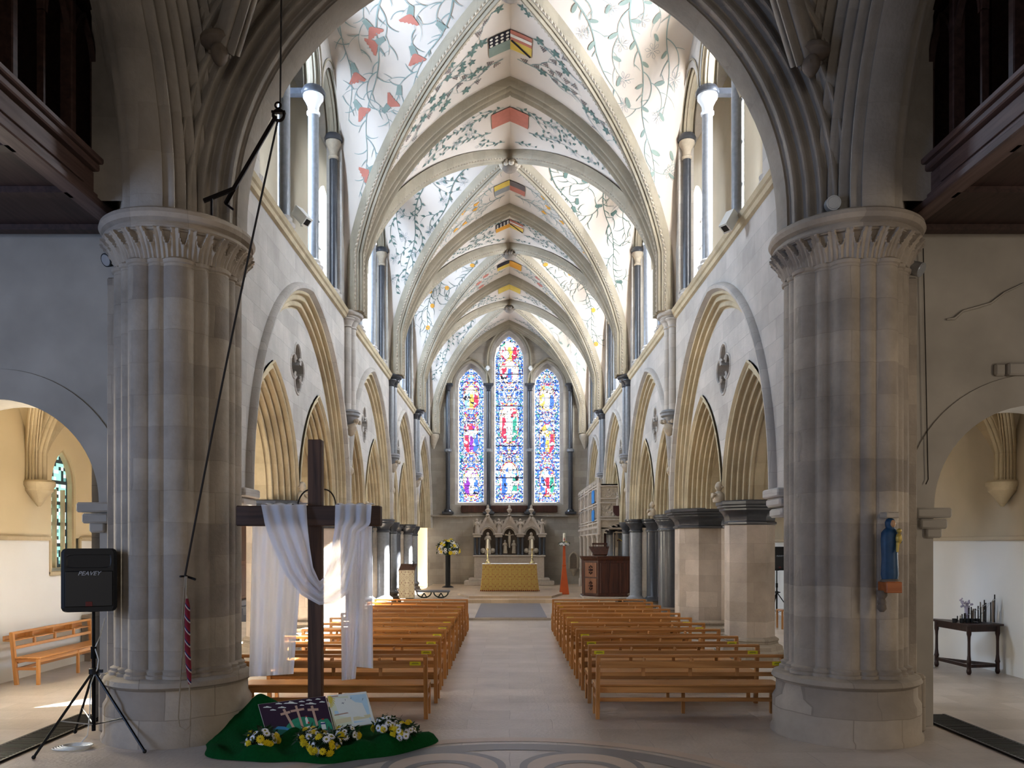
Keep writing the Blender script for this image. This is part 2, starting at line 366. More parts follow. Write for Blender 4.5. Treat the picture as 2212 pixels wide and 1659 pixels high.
def nave_side(sg):
    nm = SIDEN[sg]; face = MB(); back = MB()
    PW = lambda s, z, b: (sg*(WX+b), s, z)
    arches = []
    for i in range(4):
        c = (BAY[i]+BAY[i+1])/2; half = (BAY[i+1]-BAY[i])/2; a = half-.36; arches.append((c,a,3.42))
    def lower(y):
        for c, a, h in arches:
            if abs(y-c) < a+.4: return SPR+arch_z(a, h, .40, y-c)
        return 0.0 if y < 10.2 else (SPR-.13 if y < 10.9 else SPR)
    segs = [(9.0,10.2,2),(10.2,10.9,2),(36.4,36.6,1)]
    for c, a, h in arches: segs += [(c-a-.4,c+a+.4,40)]
    ss = samples(*segs)
    strips(face, PW, ss, lambda y: [(lower(y), STR)])
    # small returns down to the piers, passage floor, aisle-side face
    def lowb(y):
        for c, a, h in arches:
            s = abs(y-c)
            if s < a: return SPR+arch_z(a/2-.5, 1.65, .5, s-a/2) if abs(s-a/2) < a/2 else SPR
        return 0.0 if y < 10.2 else (SPR-.13 if y < 10.9 else SPR)
    strips(face, PW, samples(*([(9,10.2,2),(10.2,10.9,2),(36.4,36.6,1)]+[(c-a,c,20) for c,a,h in arches]+[(c,c+a,20) for c,a,h in arches])), lambda y: [(lowb(y), STR)], 1.15)
    face.add([(sg*WX,9,STR),(sg*(WX+1.15),9,STR),(sg*(WX+1.15),36.5,STR),(sg*WX,36.5,STR)],[(0,1,2,3)])
    face.add([(sg*WX,10.2,0),(sg*(WX+1.15),10.2,0),(sg*(WX+1.15),10.2,SPR-.13),(sg*WX,10.2,SPR-.13)],[(0,1,2,3)]).add([(sg*WX,10.2,SPR-.13),(sg*(WX+1.15),10.2,SPR-.13),(sg*(WX+1.15),10.9,SPR-.13),(sg*WX,10.9,SPR-.13)],[(0,1,2,3)])
    w = face.build('wall_'+nm, M['wallN']); struct(w)
    # respond at the west end of the arcade
    t = thing('arch_impost', f'grey stone impost bracket beside the {LR[sg]} crossing pier carrying the nearest nave arch', 'bracket', (sg*WX,10.6,2.6), 'imposts beside the crossing')
    mb = MB(); mb.bbox(sg*WX-.16,sg*WX+.16,10.3,10.92,2.62,2.74,.02).bbox(sg*WX-.12,sg*WX+.12,10.34,10.9,2.5,2.62,.03).bbox(sg*WX-.08,sg*WX+.08,10.4,10.88,2.36,2.48,.03)
    mb.build('moulding', M['wallN'], t, 40)
    for i,(c,a,h) in enumerate(arches):
        t = thing('nave_arch', f'{ORD[i]} great moulded arch of the {LR[sg]} nave arcade enclosing two small arches', 'arch', (sg*WX,c,SPR), 'great arches of the nave arcade')
        PA = lambda s, z, b: (sg*(WX+b), c+s, SPR+z)
        m1 = MB(); arch_sweep(m1, PA, a, h, [(.43,.02),(.42,-.06),(.38,-.10),(.33,-.09),(.30,-.03),(.28,.03)], 24); m1.build('hood_mould', M['wallN'], t, 40)
        m2 = MB(); arch_sweep(m2, PA, a, h, diag(.30,.0,0,.2,3,.035), 24); m2.build('arch_moulding', M['mould'], t, 40)
        # tympanum plane
        ty = MB(); PT = lambda s, z, b: (sg*(WX+b), c+s, z)
        a2 = a/2; ai = a2-.5
        def ivals(s):
            hi = SPR+arch_z(a, h, 0, s); lo = SPR+arch_z(ai, 1.65, .5, abs(s)-a2) if abs(abs(s)-a2) < a2 else SPR
            lo = min(lo, hi); q = quatre(s)
            if q and hi > q[1]: return [(lo,q[0]),(q[1],hi)]
            return [(lo,hi)]
        ss = samples((-a,0,26),(0,a,26),(-.43,-.05,10),(-.05,.05,4),(.05,.43,10))
        strips(ty, PT, ss, ivals, .2)
        # quatrefoil reveal
        for q in range(4):
            cs, cz = ((0,.24),(0,-.24),(.24,0),(-.24,0))[q]; base = (pi/2,-pi/2,0,pi)[q]
            row = [[(sg*(WX+.2+dd), c+cs+.19*cos(base+u*pi/12*1.55), 5.13+cz+.19*sin(base+u*pi/12*1.55)) for u in range(-6,7)] for dd in (0,.35)]
            ty.ring(row, False, False)
            qr = [[(sg*(WX+.2+dd), c+cs+(.19+rr)*cos(base+u*pi/12*1.5), 5.13+cz+(.19+rr)*sin(base+u*pi/12*1.5)) for u in range(-6,7)] for dd, rr in ((0,.05),(-.02,.035),(-.02,.015),(0,0))]
            ty.ring(qr, False, False)
        ty.add([(sg*(WX+.56),c-.6,4.5),(sg*(WX+.56),c+.6,4.5),(sg*(WX+.56),c+.6,5.8),(sg*(WX+.56),c-.6,5.8)],[(0,1,2,3)])
        ty.build('tympanum', M['wallN'], t)
        for sd in (-1,1):
            P2 = lambda s, z, b: (sg*(WX+.2+b), c+sd*a2+s, SPR+z)
            pr = [(.5,-.04),(.47,-.05),(.44,-.02)] + diag(.43,0,0,.4,5,.045) + [(0,.5)] + [(d,.95-b) for d,b in reversed(diag(.43,0,0,.4,5,.045))]
            m3 = MB(); arch_sweep(m3, P2, ai, 1.65, pr, 16); m3.build('small_arch', M['mould'], t, 35)
    return arches
ARCHES = nave_side(-1); nave_side(1)

# ------------------------------------------------------------------ piers of the arcade
def arcade_pier(sg, y, kind, r, label, group):
    x = sg*(WX+.66); t = thing('arcade_pier', label, 'column', (x,y,0), group)
    def rg(rad, z):
        n = 8 if kind == 'oct' else 28; o = pi/8 if kind == 'oct' else 0; k = 1/cos(pi/8) if kind == 'oct' else 1
        return [(x+rad*k*cos(o+2*pi*j/n), y+rad*k*sin(o+2*pi*j/n), z) for j in range(n)]
    dark = M['purbeck']; sh = M['oct'] if kind == 'oct' else dark; sm = None if kind == 'oct' else 40
    m = MB(); m.ring([rg(r*1.42,0),rg(r*1.42,.12),rg(r*1.32,.15),rg(r*1.3,.22),rg(r*1.14,.26),rg(r*1.12,.3),rg(r*1.16,.32),rg(r*1.14,.35),rg(r*1.03,.38)])
    m.build('plinth', M['pierbase'] if kind == 'oct' else M['carvedark'], t, 35)
    if kind in ('oct','round'):
        m = MB(); m.ring([rg(r,.36),rg(r,2.36)]); m.build('shaft', sh, t, sm)
        m = MB(); m.ring([rg(r*1.0,2.34),rg(r*1.07,2.36),rg(r*1.07,2.39),rg(r*1.0,2.41),rg(r*1.02,2.48),rg(r*1.1,2.55),rg(r*1.22,2.6),rg(r*1.22,2.63),rg(r*1.3,2.65),rg(r*1.3,2.68),rg(r*1.36,2.7),rg(r*1.36,2.75),rg(r*1.3,2.77)])
        m.build('capital', dark, t, 35)
    else:
        m = MB(); m.ring([rg(r*.55,.36),rg(r*.55,2.5)]); m.build('core', M['pier'], t, 40)
        for k in range(4):
            an = pi/4*0+k*pi/2; cx, cy = x+r*.72*cos(an), y+r*.72*sin(an); rr = r*.34
            m = MB(); m.lathe([(rr*1.5,.34),(rr*1.5,.39),(rr*1.15,.44),(rr,.48),(rr,2.38)], (cx,cy,0), 16); m.build('shaft', dark if k % 2 else M['purbeckblue'], t, 40)
            m = MB(); m.lathe([(rr,2.36),(rr*1.15,2.38),(rr*1.15,2.41),(rr,2.43),(rr*1.1,2.52),(rr*1.5,2.6),(rr*1.65,2.63),(rr*1.65,2.67),(rr*1.8,2.7),(rr*1.8,2.75)], (cx,cy,0), 16); m.build('capital', dark, t, 40)
    return t
PK = []
for i in range(4):
    PK.append(((BAY[i]+BAY[i+1])/2, [('oct',.40),('round',.38),('quad',.40),('quad',.40)][i], 'm', i))
    if i < 3: PK.append((BAY[i+1], [('oct',.58),('quad',.6),('quad',.55)][i], 'b', i))
PN = ['nearest slim octagonal pale pier','stout octagonal pale pier, second','dark round pier, third','clustered pier of four dark shafts, fourth','slender four-shaft pier, fifth','four-shaft pier, sixth','most distant four-shaft pier']
PK.sort()
for sg in (-1,1):
    for j,(y,(kd,r),_,_) in enumerate(PK):
        arcade_pier(sg, y, kd, r, f'{PN[j]} from the crossing in the {LR[sg]} nave arcade' if j < 6 else f'{PN[j]} in the {LR[sg]} nave arcade beside the east wall', 'piers of the nave arcade')

# ------------------------------------------------------------------ string course, clerestory
def clerestory(sg):
    nm = SIDEN[sg]; m = MB(); x = sg*WX
    pr = [(0,-.16),(-.05,-.14),(-.07,-.08),(-.10,-.06),(-.13,0),(-.10,.03),(0,.05)]
    m.ring([[(x+sg*a,y,STR+b) for a,b in pr] for y in (8.8,36.5)], False, False); struct(m.build('trim_%d' % (1 if sg < 0 else 2), M['mould'])) ['label'] = f'{LR[sg]} string course below the clerestory'
    up = MB(); out = MB(); PI = lambda s, z, b: (sg*(WX+b), s, z)
    for i in range(4):
        c = (BAY[i]+BAY[i+1])/2; k = (BAY[i+1]-BAY[i])/2-3.35; o1, o2 = 1.0, 2.8+k
        spans = [(0,.88,1.0,10.72),(-(o1+o2)/2,(o2-o1)/2-.1,.95,10.62),((o1+o2)/2,(o2-o1)/2-.1,.95,10.62)]
        def inner(y):
            s = y-c
            for cc, a, h, z0 in spans:
                if abs(s-cc) < a: return [(z0+arch_z(a,h,.0,s-cc), 12.45)]
            if abs(s) < o2: return [(10.62, 12.45)]
            return [(STR, 12.45)]
        lo, hi = BAY[i] if i else 8.8, BAY[i+1]
        segs = [(lo,c-o2,2),(c+o2,hi,2)]+[(c+cc-a,c+cc+a,14) for cc,a,h,z0 in spans]+[(c-o2,c+o2,4)]
        for b in (0,.32): strips(up, PI, samples(*segs), inner, b)
        for e in (-o2,o2): up.add([(sg*WX,c+e,STR),(sg*(WX+.32),c+e,STR),(sg*(WX+.32),c+e,10.7),(sg*WX,c+e,10.7)],[(0,1,2,3)])
        ar = thing('clerestory_arcade', f'{ORD[i]} three-arched clerestory opening above the {LR[sg]} nave wall', 'arcade', (x,c,STR), 'clerestory arcades')
        for cc, a, h, z0 in spans:
            mm = MB(); arch_sweep(mm, lambda s,z,b: (sg*(WX+b), c+cc+s, z0+z), a, h, diag(.16,-.02,0,.14,3,.03)+[(0,.2)]+diag(0,.2,.1,.32,2,-.02), 10); mm.build('arch_moulding', M['rib'], ar, 40)
        for o in (-o2,-o1,o1,o2):
            big = abs(o) < 2; r = .1 if big else .085; cx = sg*(WX+.16); cy = c+o-(.0 if big else math.copysign(.06,o))
            mm = MB(); mm.lathe([(r,7.42),(r,10.2)],(cx,cy,0),18); mm.build('shaft', M['purbeckblue'] if big else M['purbeck'], ar, 40)
            mm = MB(); mm.lathe([(.2,7.05),(.2,7.2),(.17,7.24),(.19,7.3),(.13,7.35),(.14,7.4),(r,7.44)],(cx,cy,0),18); mm.build('base', M['wallN'], ar, 40)
            mm = MB(); mm.lathe([(r,10.18),(r*1.25,10.2),(r*1.25,10.24),(r,10.26),(r*1.1,10.36),(r*1.6,10.46),(r*1.9,10.5),(r*1.9,10.56)],(cx,cy,0),18); mm.build('capital', M['white'] if big else M['carve'], ar, 40)
            mm = MB(); mm.lathe([(r*1.9,10.56),(r*2.2,10.57),(r*2.3,10.62),(r*2.1,10.66),(r*1.9,10.7)],(cx,cy,0),18)
            if big: mm.box(min(cx,cx+sg*.6),max(cx,cx+sg*.6),cy-.07,cy+.07,10.57,10.68)
            mm.build('abacus', M['purbeck'], ar, 40)
        # outer wall with its window
        wa, wh, wz, ws = .82, 1.1, 10.25, 7.8
        def outer(y):
            s = abs(y-c)
            return [(STR-1.5, ws),(wz+arch_z(wa,wh,0,s),12.6)] if s < wa else [(STR-1.5,12.6)]
        for b in (1.25,1.7): strips(out, PI, samples((lo,c-wa,1),(c-wa,c+wa,16),(c+wa,hi,1)), outer, b)
        rv = []
        cur = [(-wa,ws-wz),(-wa,0)]+arch_curve(wa,wh,0,10)[1:-1]+[(wa,0),(wa,ws-wz)]
        out.ring([[(sg*(WX+b), c+s, wz+z) for s,z in cur+[cur[0]]] for b in (1.25,1.7)], False, False)
        gl = MB(); vs = [(sg*(WX+1.55), c+s, wz+z) for s,z in cur]; gl.add(vs, [tuple(range(len(vs)))])
        g = gl.build('window_%d' % (i+1 if sg < 0 else i+5), M['glassclear']); struct(g); g['label'] = f'{ORD[i]} {LR[sg]} clerestory lancet window'
        fr = MB()
        for z in (8.6,9.3,10.0,10.7): fr.box(min(sg*(WX+1.53),sg*(WX+1.57)),max(sg*(WX+1.53),sg*(WX+1.57)),c-wa,c+wa,z-.015,z+.015)
        for s in (-.36,0,.36): fr.box(min(sg*(WX+1.53),sg*(WX+1.57)),max(sg*(WX+1.53),sg*(WX+1.57)),c+s-.012,c+s+.012,ws,11.1)
        fr.build('glazing_bars', M['iron'], g)
    up.add([(sg*WX,8.8,12.45),(sg*5.3,8.8,12.45),(sg*5.3,36.6,12.45),(sg*WX,36.6,12.45)],[(0,1,2,3)])
    up.add([(sg*(WX+1.25),8.8,STR),(sg*(WX),8.8,STR),(sg*(WX),36.6,STR),(sg*(WX+1.25),36.6,STR)],[(0,1,2,3)])
    up.build('wall_clerestory_'+nm, M['wallN'])['kind'] = 'structure'
    out.build('wall_outer_'+nm, M['creamgrey'])['kind'] = 'structure'
clerestory(-1); clerestory(1)

# ------------------------------------------------------------------ high vault
HX = 3.55; ZS = 7.0; ZA = 12.2
def T(x): return ZS + arch_z(HX, ZA-ZS, 0, x)
_N = 200
_xs = [HX*i/_N for i in range(_N+1)]; _L = [0]
for i in range(1,_N+1): _L.append(_L[-1]+hypot(_xs[i]-_xs[i-1], T(_xs[i])-T(_xs[i-1])))
def x_of(p):
    a = abs(p)
    if a >= _L[-1]: return None
    lo, hi = 0, _N
    while hi-lo > 1:
        m = (lo+hi)//2
        if _L[m] <= a: lo = m
        else: hi = m
    f = (a-_L[lo])/(_L[hi]-_L[lo]); return math.copysign(_xs[lo]+f*(_xs[hi]-_xs[lo]), p)
def wall_curve(hw):
    pts = []
    for i in range(61):
        y = hw*sin(pi/2*i/60); z = 9.3+3.0*max(0,1-(y/hw)**2.2)**(1/2.2); pts.append((y,z))
    for i in range(1,21): pts.append((hw, 9.3-2.3*i/20))
    return pts
def resample(pts):
    L = [0]
    for a, b in zip(pts, pts[1:]): L.append(L[-1]+math.dist(a,b))
    def f(t):
        q = t*L[-1]; i = 0
        lo, hi = 0, len(L)-1
        while hi-lo > 1:
            m = (lo+hi)//2
            if L[m] <= q: lo = m
            else: hi = m
        k = (q-L[lo])/(L[hi]-L[lo]) if L[hi] > L[lo] else 0
        return tuple(pts[lo][j]+(pts[hi][j]-pts[lo][j])*k for j in range(len(pts[0])))
    return f, L[-1]
ceil = MB()
CELLS = {}
for i in range(4):
    c = (BAY[i]+BAY[i+1])/2; hy = (BAY[i+1]-BAY[i])/2; hw = hy-.3
    for dr in (-1,1):
        def tr(p, q, c=c, dr=dr): x = x_of(p); return None if x is None else (x, c+dr*q, T(x))
        CELLS['t',i,dr] = (tr, hy)
        y1 = hy if not (i == 0 and dr < 0) else hy+2.1
        ceil.grid(lambda u, v, c=c, dr=dr, y1=y1, hy=hy: ((lambda x: (x, c+dr*(hy*abs(x)/HX*(1-v)+y1*v), T(x)))(HX*sin((u*2-1)*pi/2))), 48, 8)
        for sg in (-1,1):
            D = [(HX*sin(pi/2*k/60), hy*sin(pi/2*k/60), T(HX*sin(pi/2*k/60))) for k in range(61)]
            fD, LD = resample(D); fW, LW = resample(wall_curve(hw))
            def lat(f, w, fD=fD, fW=fW, c=c, dr=dr, sg=sg):
                d = fD(f); e = fW(f); return (sg*(d[0]+(3.62-d[0])*w), c+dr*(d[1]+(e[0]-d[1])*w), d[2]+(e[1]-d[2])*w)
            CELLS['l',i,dr,sg] = (lat, LW)
            ceil.grid(lambda u, v, lat=lat: lat(u, v), 40, 8)
cl = ceil.build('ceiling', M['web'], None, 20); struct(cl)

RP = rib_prof(.42, .28); RD = rib_prof(.34, .25)
def tr_path(y, zoff=-.02, hx=HX-.12):
    z0 = T(hx); leg = [7.06+(z0-.1-7.06)*k/6 for k in range(7)]
    return [(-hx,y,z) for z in leg]+[(x, y, min(T(x), ZA)+zoff) for x in [hx*sin((k/40-1)*pi/2) for k in range(81)]]+[(hx,y,z) for z in leg[::-1]]
RIBN = ['between the nearest and second bays','between the second and third bays','between the third and fourth bays','against the east wall']
for i in range(4):
    y = BAY[i+1]-(.12 if i == 3 else 0)
    m = MB(); sweep(m, tr_path(y), (0,1,0), RP)
    t = thing('transverse_rib', f'moulded transverse arch rib of the painted vault {RIBN[i]}', 'rib', (0,y,ZS), 'transverse ribs of the high vault'); m.build('moulding', M['rib'], t, 35)
DN = ['nearest','second','third','farthest']
for i in range(4):
    c = (BAY[i]+BAY[i+1])/2; hy = (BAY[i+1]-BAY[i])/2
    for dr in (-1,1):
        t = thing('diagonal_rib', f'diagonal vault rib of the {DN[i]} bay running from {"near left to far right" if dr > 0 else "far left to near right"}', 'rib', (0,c,ZS), 'diagonal ribs of the high vault')
        xe = HX-.17; ye = hy*xe/HX; leg = [7.06+(T(xe)-.1-7.06)*k/6 for k in range(7)]
        path = ([] if (i == 0 and dr > 0) else [(-xe,c-dr*ye,z) for z in leg])+[(x, c+dr*hy*x/HX, T(x)-.02) for x in [xe*sin((k/40-1)*pi/2) for k in range(81)]]+([] if (i == 0 and dr < 0) else [(xe,c+dr*ye,z) for z in leg[::-1]])
        d = Vector((HX, dr*hy, 0)).normalized(); side = Vector((0,0,1)).cross(d)
        m = MB(); sweep(m, path, side, RD); m.build('moulding', M['rib'], t, 35)
        m2 = {-1:MB(),1:MB()}; acc = 0; P = [Vector(p) for p in path]
        for k in range(1,len(P)):
            acc += (P[k]-P[k-1]).length
        n = int(acc/.10); f,_ = resample([tuple(p) for p in P])
        for k in range(n):
            a = Vector(f(k/n)); b = Vector(f(min(1,(k+1)/n))); tt = (b-a).normalized(); dn = side.cross(tt)
            for s in (-1,1):
                o = side*(s*.115)+dn*.135; q = (a+b)/2+o+side*(s*.022)+dn*.035
                w = side*(s*.02)+dn*-.03
                m2[s].add([a+o-w,b+o-w,b+o+w,a+o+w,q],[(0,1,4),(1,2,4),(2,3,4),(3,0,4)])
        for s in (-1,1): m2[s].build('dogtooth_band', M['carve'], t)
    z = ZA-.34; t = thing('roof_boss', f'carved foliage boss at the crown of the {DN[i]} vault bay', 'boss', (0,c,z), 'carved bosses of the vault')
    m = MB(); m.ball((0,c,z-.02),.2,16,8,1,1,.75); m.build('core', M['carvedark'], t, 60)
    for k in range(9):
        an = 2*pi*k/9; m = MB(); m.ball((.19*cos(an),c+.19*sin(an),z+.02),.085,8,6,1,1,.9); m.ball((.24*cos(an+.15),c+.24*sin(an+.15),z+.05),.05,6,4); m.build('carved_leaf', M['carvedark'] if i != 1 else M['carve'], t, 60)

# ------------------------------------------------------------------ wall shafts
def head(mb, c, r, fx, fy):
    """small carved head looking along (fx,fy)"""
    c = Vector(c); f = Vector((fx,fy,0)).normalized(); s = Vector((-f.y,f.x,0)); n, mm = 20, 14; rows = []
    for i in range(1,mm):
        th = pi*i/mm; row = []
        for j in range(n):
            ph = 2*pi*j/n; d = f*(cos(ph)*sin(th))+s*(sin(ph)*sin(th)); z = cos(th); w = 1.0 if z > -.1 else 1-.3*(-z-.1)
            fr = max(0, cos(ph))*sin(th); a = sin(ph)*sin(th); R = r
            if fr > 0:
                R += r*.22*math.exp(-(a/.13)**2-((z+.05)/.22)**2)*fr          # nose
                R -= r*.13*(math.exp(-((abs(a)-.33)/.14)**2-((z-.15)/.11)**2))   # eye sockets
                R += r*.05*math.exp(-(a/.28)**2-((z+.42)/.06)**2)*fr; R -= r*.07*math.exp(-(a/.25)**2-((z+.5)/.05)**2)
                R += r*.1*math.exp(-(a/.3)**2-((z+.78)/.15)**2)*fr
            row.append(c+d*(R*.82*w)+Vector((0,0,z*R*1.12)))
        rows.append(row)
    mb.ring(rows, True, True)
    for sd in (-1,1): mb.ball(tuple(c+s*(sd*r*.85)), r*.2, 6, 5)
for sg in (-1,1):
    for i in range(1,4):
        y = BAY[i]; x = sg*(WX-.12); zc = 4.82 if i < 2 else 4.6
        t = thing('vault_shaft', f'clustered wall shaft carrying the vault on the {LR[sg]} wall {RIBN[i-1]}', 'shaft', (sg*WX,y,zc), 'wall shafts carrying the vault')
        for k, (dx, dy) in enumerate(((0,0),(.07,-.17),(.07,.17))):
            m = MB(); m.lathe([(.085,zc+.1),(.085,6.75)], (x+sg*dx,y+dy,0), 14); m.build('shaft', M['wallN'] if i == 1 else M['purbeckblue'], t, 40)
        m = MB()
        for dx, dy in ((0,0),(.07,-.17),(.07,.17)): m.lathe([(.085,6.72),(.11,6.74),(.09,6.77),(.12,6.86),(.17,6.90),(.17,6.92)], (x+sg*dx,y+dy,0), 16)
        m.lathe([(.15,6.88),(.2,6.92),(.22,6.95),(.21,6.97),(.26,6.99),(.28,7.03),(.27,7.07),(.24,7.08)], (x+sg*.04,y,0), 28, sy=1.45)
        m.build('capital', M['wallN'] if i < 2 else M['purbeck'], t, 40)
        m = MB(); m.lathe([(.06,zc-.25),(.12,zc-.15),(.16,zc-.03),(.21,zc),(.21,zc+.05),(.23,zc+.07),(.2,zc+.12)], (x+sg*.05,y,0), 18, sy=1.25); m.build('ring', M['purbeckblue'], t, 40)
        m = MB(); head(m, (x+sg*.03,y,zc-.26), .16, -sg, -.5)
        for k in range(7): m.ball((x-.04*sg+.1*cos(k), y-.16+.05*k, zc-.12),.05,6,5)
        m.build('carved_corbel', M['carve'], t, 50)
        m = MB(); head(m, (sg*(WX-.07),y,3.62),.1,-sg,-.4); m.lathe([(.04,3.73),(.035,4.35)],(sg*(WX-.02),y,0),8)
        h = m.build('carved_head_stop', M['carve'], None, 50, off=(sg*WX,y,3.62)); tag(h, f'small carved head stop on the {LR[sg]} arcade wall {RIBN[i-1]}', 'carving', 'head stops between the arches')
    for i in range(2):
        c = ARCHES[i][0]; m = MB(); head(m, (sg*(WX+.12),c,3.02), .09, -sg, -.6); m.lathe([(.11,-.27),(.12,-.2),(.1,-.12),(.045,-.07)],(sg*(WX+.12),c,3.02),12); m.tube([(sg*(WX+.02),c-.09,2.9),(sg*(WX-.0),c-.02,2.84),(sg*(WX+.02),c+.06,2.9)],.03,8)
        tag(m.build('carved_bust', M['carve'], None, 50, off=(sg*(WX+.12),c,2.8)), f'small carved bust on the {["slim octagonal","dark round"][i]} pier capital in the {LR[sg]} arcade', 'carving', 'busts on the pier capitals')
    # east corbels
    m = MB(); m.lathe([(.04,6.35),(.1,6.5),(.18,6.7),(.24,6.85),(.26,6.95),(.24,7.02)],(sg*(WX-.15),36.3,0),16)
    tag(m.build('vault_corbel', M['carve'], None, 40, off=(sg*(WX-.15),36.3,6.8)), f'carved corbel where the last vault rib meets the east wall at {LR[sg]}', 'corbel', 'corbels at the east wall')
# ================================================================== painted vault foliage
class Painter:
    def __init__(s, fmap, inside, lift=.012):
        s.f = fmap; s.i = inside; s.m = {}; s.lift = lift; s.dens = 1.0
    def mb(s, col): return s.m.setdefault(col, MB())
    def pt(s, p, q): 
        if not s.i(p, q): return None
        return s.f(p, q)
    def poly(s, pts, col):
        c = (sum(p for p,_ in pts)/len(pts), sum(q for _,q in pts)/len(pts))
        P = [s.pt(*x) for x in pts]; c3 = s.pt(*c)
        if c3 is None or any(x is None for x in P): return
        n = len(P); s.mb(col).add(P+[c3], [(k,(k+1)%n,n) for k in range(n)])
    def stroke(s, pts, w, col, taper=True):
        n = len(pts); prev = None
        for k, (p, q) in enumerate(pts):
            a = pts[max(0,k-1)]; b = pts[min(n-1,k+1)]; dx, dy = b[0]-a[0], b[1]-a[1]; L = hypot(dx,dy) or 1
            ww = w*((1-.75*k/n) if taper else 1)/2; nx, ny = -dy/L*ww, dx/L*ww
            A = s.pt(p+nx,q+ny); B = s.pt(p-nx,q-ny)
            cur = None if A is None or B is None else (A,B)
            if cur and prev: s.mb(col).add([prev[0],prev[1],cur[1],cur[0]],[(0,1,2,3)])
            prev = cur
def rot(pts, a, p, q, sc=1): ca, sa = cos(a), sin(a); return [(p+sc*(x*ca-y*sa), q+sc*(x*sa+y*ca)) for x,y in pts]
LOBED = []
for k in range(20):
    a = 2*pi*k/20; r = 1+.42*cos(5*a); LOBED.append((r*cos(a)*.8+.4, r*sin(a)*.8))
ELL = [(.5+.5*cos(2*pi*k/10), .2*sin(2*pi*k/10)) for k in range(10)]
FAN = [(0,-.08)]+[( .7+.0*k+(.12 if k % 2 else 0), -.75+.15*k) for k in range(11)]+[(0,.08)]
BELL = [(0,-.1),(.35,-.22),(.6,-.5),(.7,-.2),(.85,0),(.7,.2),(.6,.5),(.35,.22),(0,.1)]
DISC = [(.5*cos(2*pi*k/12),.5*sin(2*pi*k/12)) for k in range(12)]
def ornament(P, st, p, q, a, R):
    if st == 'grape':
        if R.random() < .5: P.poly(rot(LOBED, a, p, q, R.uniform(.085,.12)), 'pdark')
        else:
            for r in range(4):
                for k in range(4-r): P.poly(rot(DISC, 0, p+cos(a)*(.05+.04*r)-sin(a)*(k-(3-r)/2)*.045, q+sin(a)*(.05+.04*r)+cos(a)*(k-(3-r)/2)*.045, .036), 'pgrape')
    elif st == 'olive': P.poly(rot(ELL, a, p, q, R.uniform(.18,.26)), 'pgreen')
    elif st == 'leafy': P.poly(rot([(0,0),(.3,.22),(.6,.15),(1,0),(.6,-.15),(.3,-.22)], a, p, q, R.uniform(.12,.17)), 'pdark')
    elif st in ('carnation','thistle','wispy','bells'):
        n = 6; L = R.uniform(.22,.36); cv = R.uniform(2,4)*R.choice((-1,1)); pts = []; x, y, b = p, q, a
        for k in range(n+1): pts.append((x,y)); x += cos(b)*L/n; y += sin(b)*L/n; b += cv*L/n
        P.stroke(pts, .026, 'pvine' if st in ('carnation','bells') else 'pdark')
    elif st == 'rose': P.poly(rot(ELL, a, p, q, .14), 'pgreen')
def flower(P, st, p, q, a, R):
    if st == 'carnation':
        P.poly(rot([(0,-.05),(.2,-.07),(.2,.07),(0,.05)], a, p, q, 1.0), 'pgreen'); P.poly(rot(FAN, a, p+cos(a)*.17, q+sin(a)*.17, .27), 'pred')
    elif st == 'thistle': P.poly(rot([(0,-.04),(.18,-.06),(.22,0),(.18,.06),(0,.04)], a, p, q, 1), 'pdark')
    elif st == 'bells': P.poly(rot(BELL, a, p, q, .24), 'porange')
    elif st == 'roseflower' or st == 'rose': P.poly(rot(DISC, 0, p, q, .26), 'pred' if st == 'rose' else 'porange'); P.poly(rot(DISC, 0, p, q, .1), 'pyel')
    elif st in ('olive','leafy'):
        for k in range(6):
            b = a+k*pi/3; P.stroke([(p+.03*cos(b),q+.03*sin(b)),(p+.13*cos(b-.25),q+.13*sin(b-.25)),(p+.17*cos(b),q+.17*sin(b)),(p+.13*cos(b+.25),q+.13*sin(b+.25)),(p+.03*cos(b),q+.03*sin(b))], .008, 'pgrey', False)
    elif st == 'wispy': P.poly(rot(DISC, 0, p, q, .18), 'porange')
OCC = {'grape':.19,'olive':.2,'leafy':.12,'carnation':.13,'thistle':.13,'wispy':.12,'bells':.13,'rose':.12}
def free(P, kind, p, q, r, own=()):
    d = P.m.setdefault('_'+kind, {}) if False else P.__dict__.setdefault('occ', {}).setdefault(kind, {})
    I, J = int(math.floor(p/.2)), int(math.floor(q/.2))
    for i in (I-2,I-1,I,I+1,I+2):
        for j in (J-2,J-1,J,J+1,J+2):
            for x, y, o in d.get((i,j), ()):
                if o not in own and (x-p)**2+(y-q)**2 < r*r: return False
    return True
def take(P, kind, p, q, own=None):
    P.__dict__.setdefault('occ', {}).setdefault(kind, {}).setdefault((int(math.floor(p/.2)), int(math.floor(q/.2))), []).append((p,q,own))
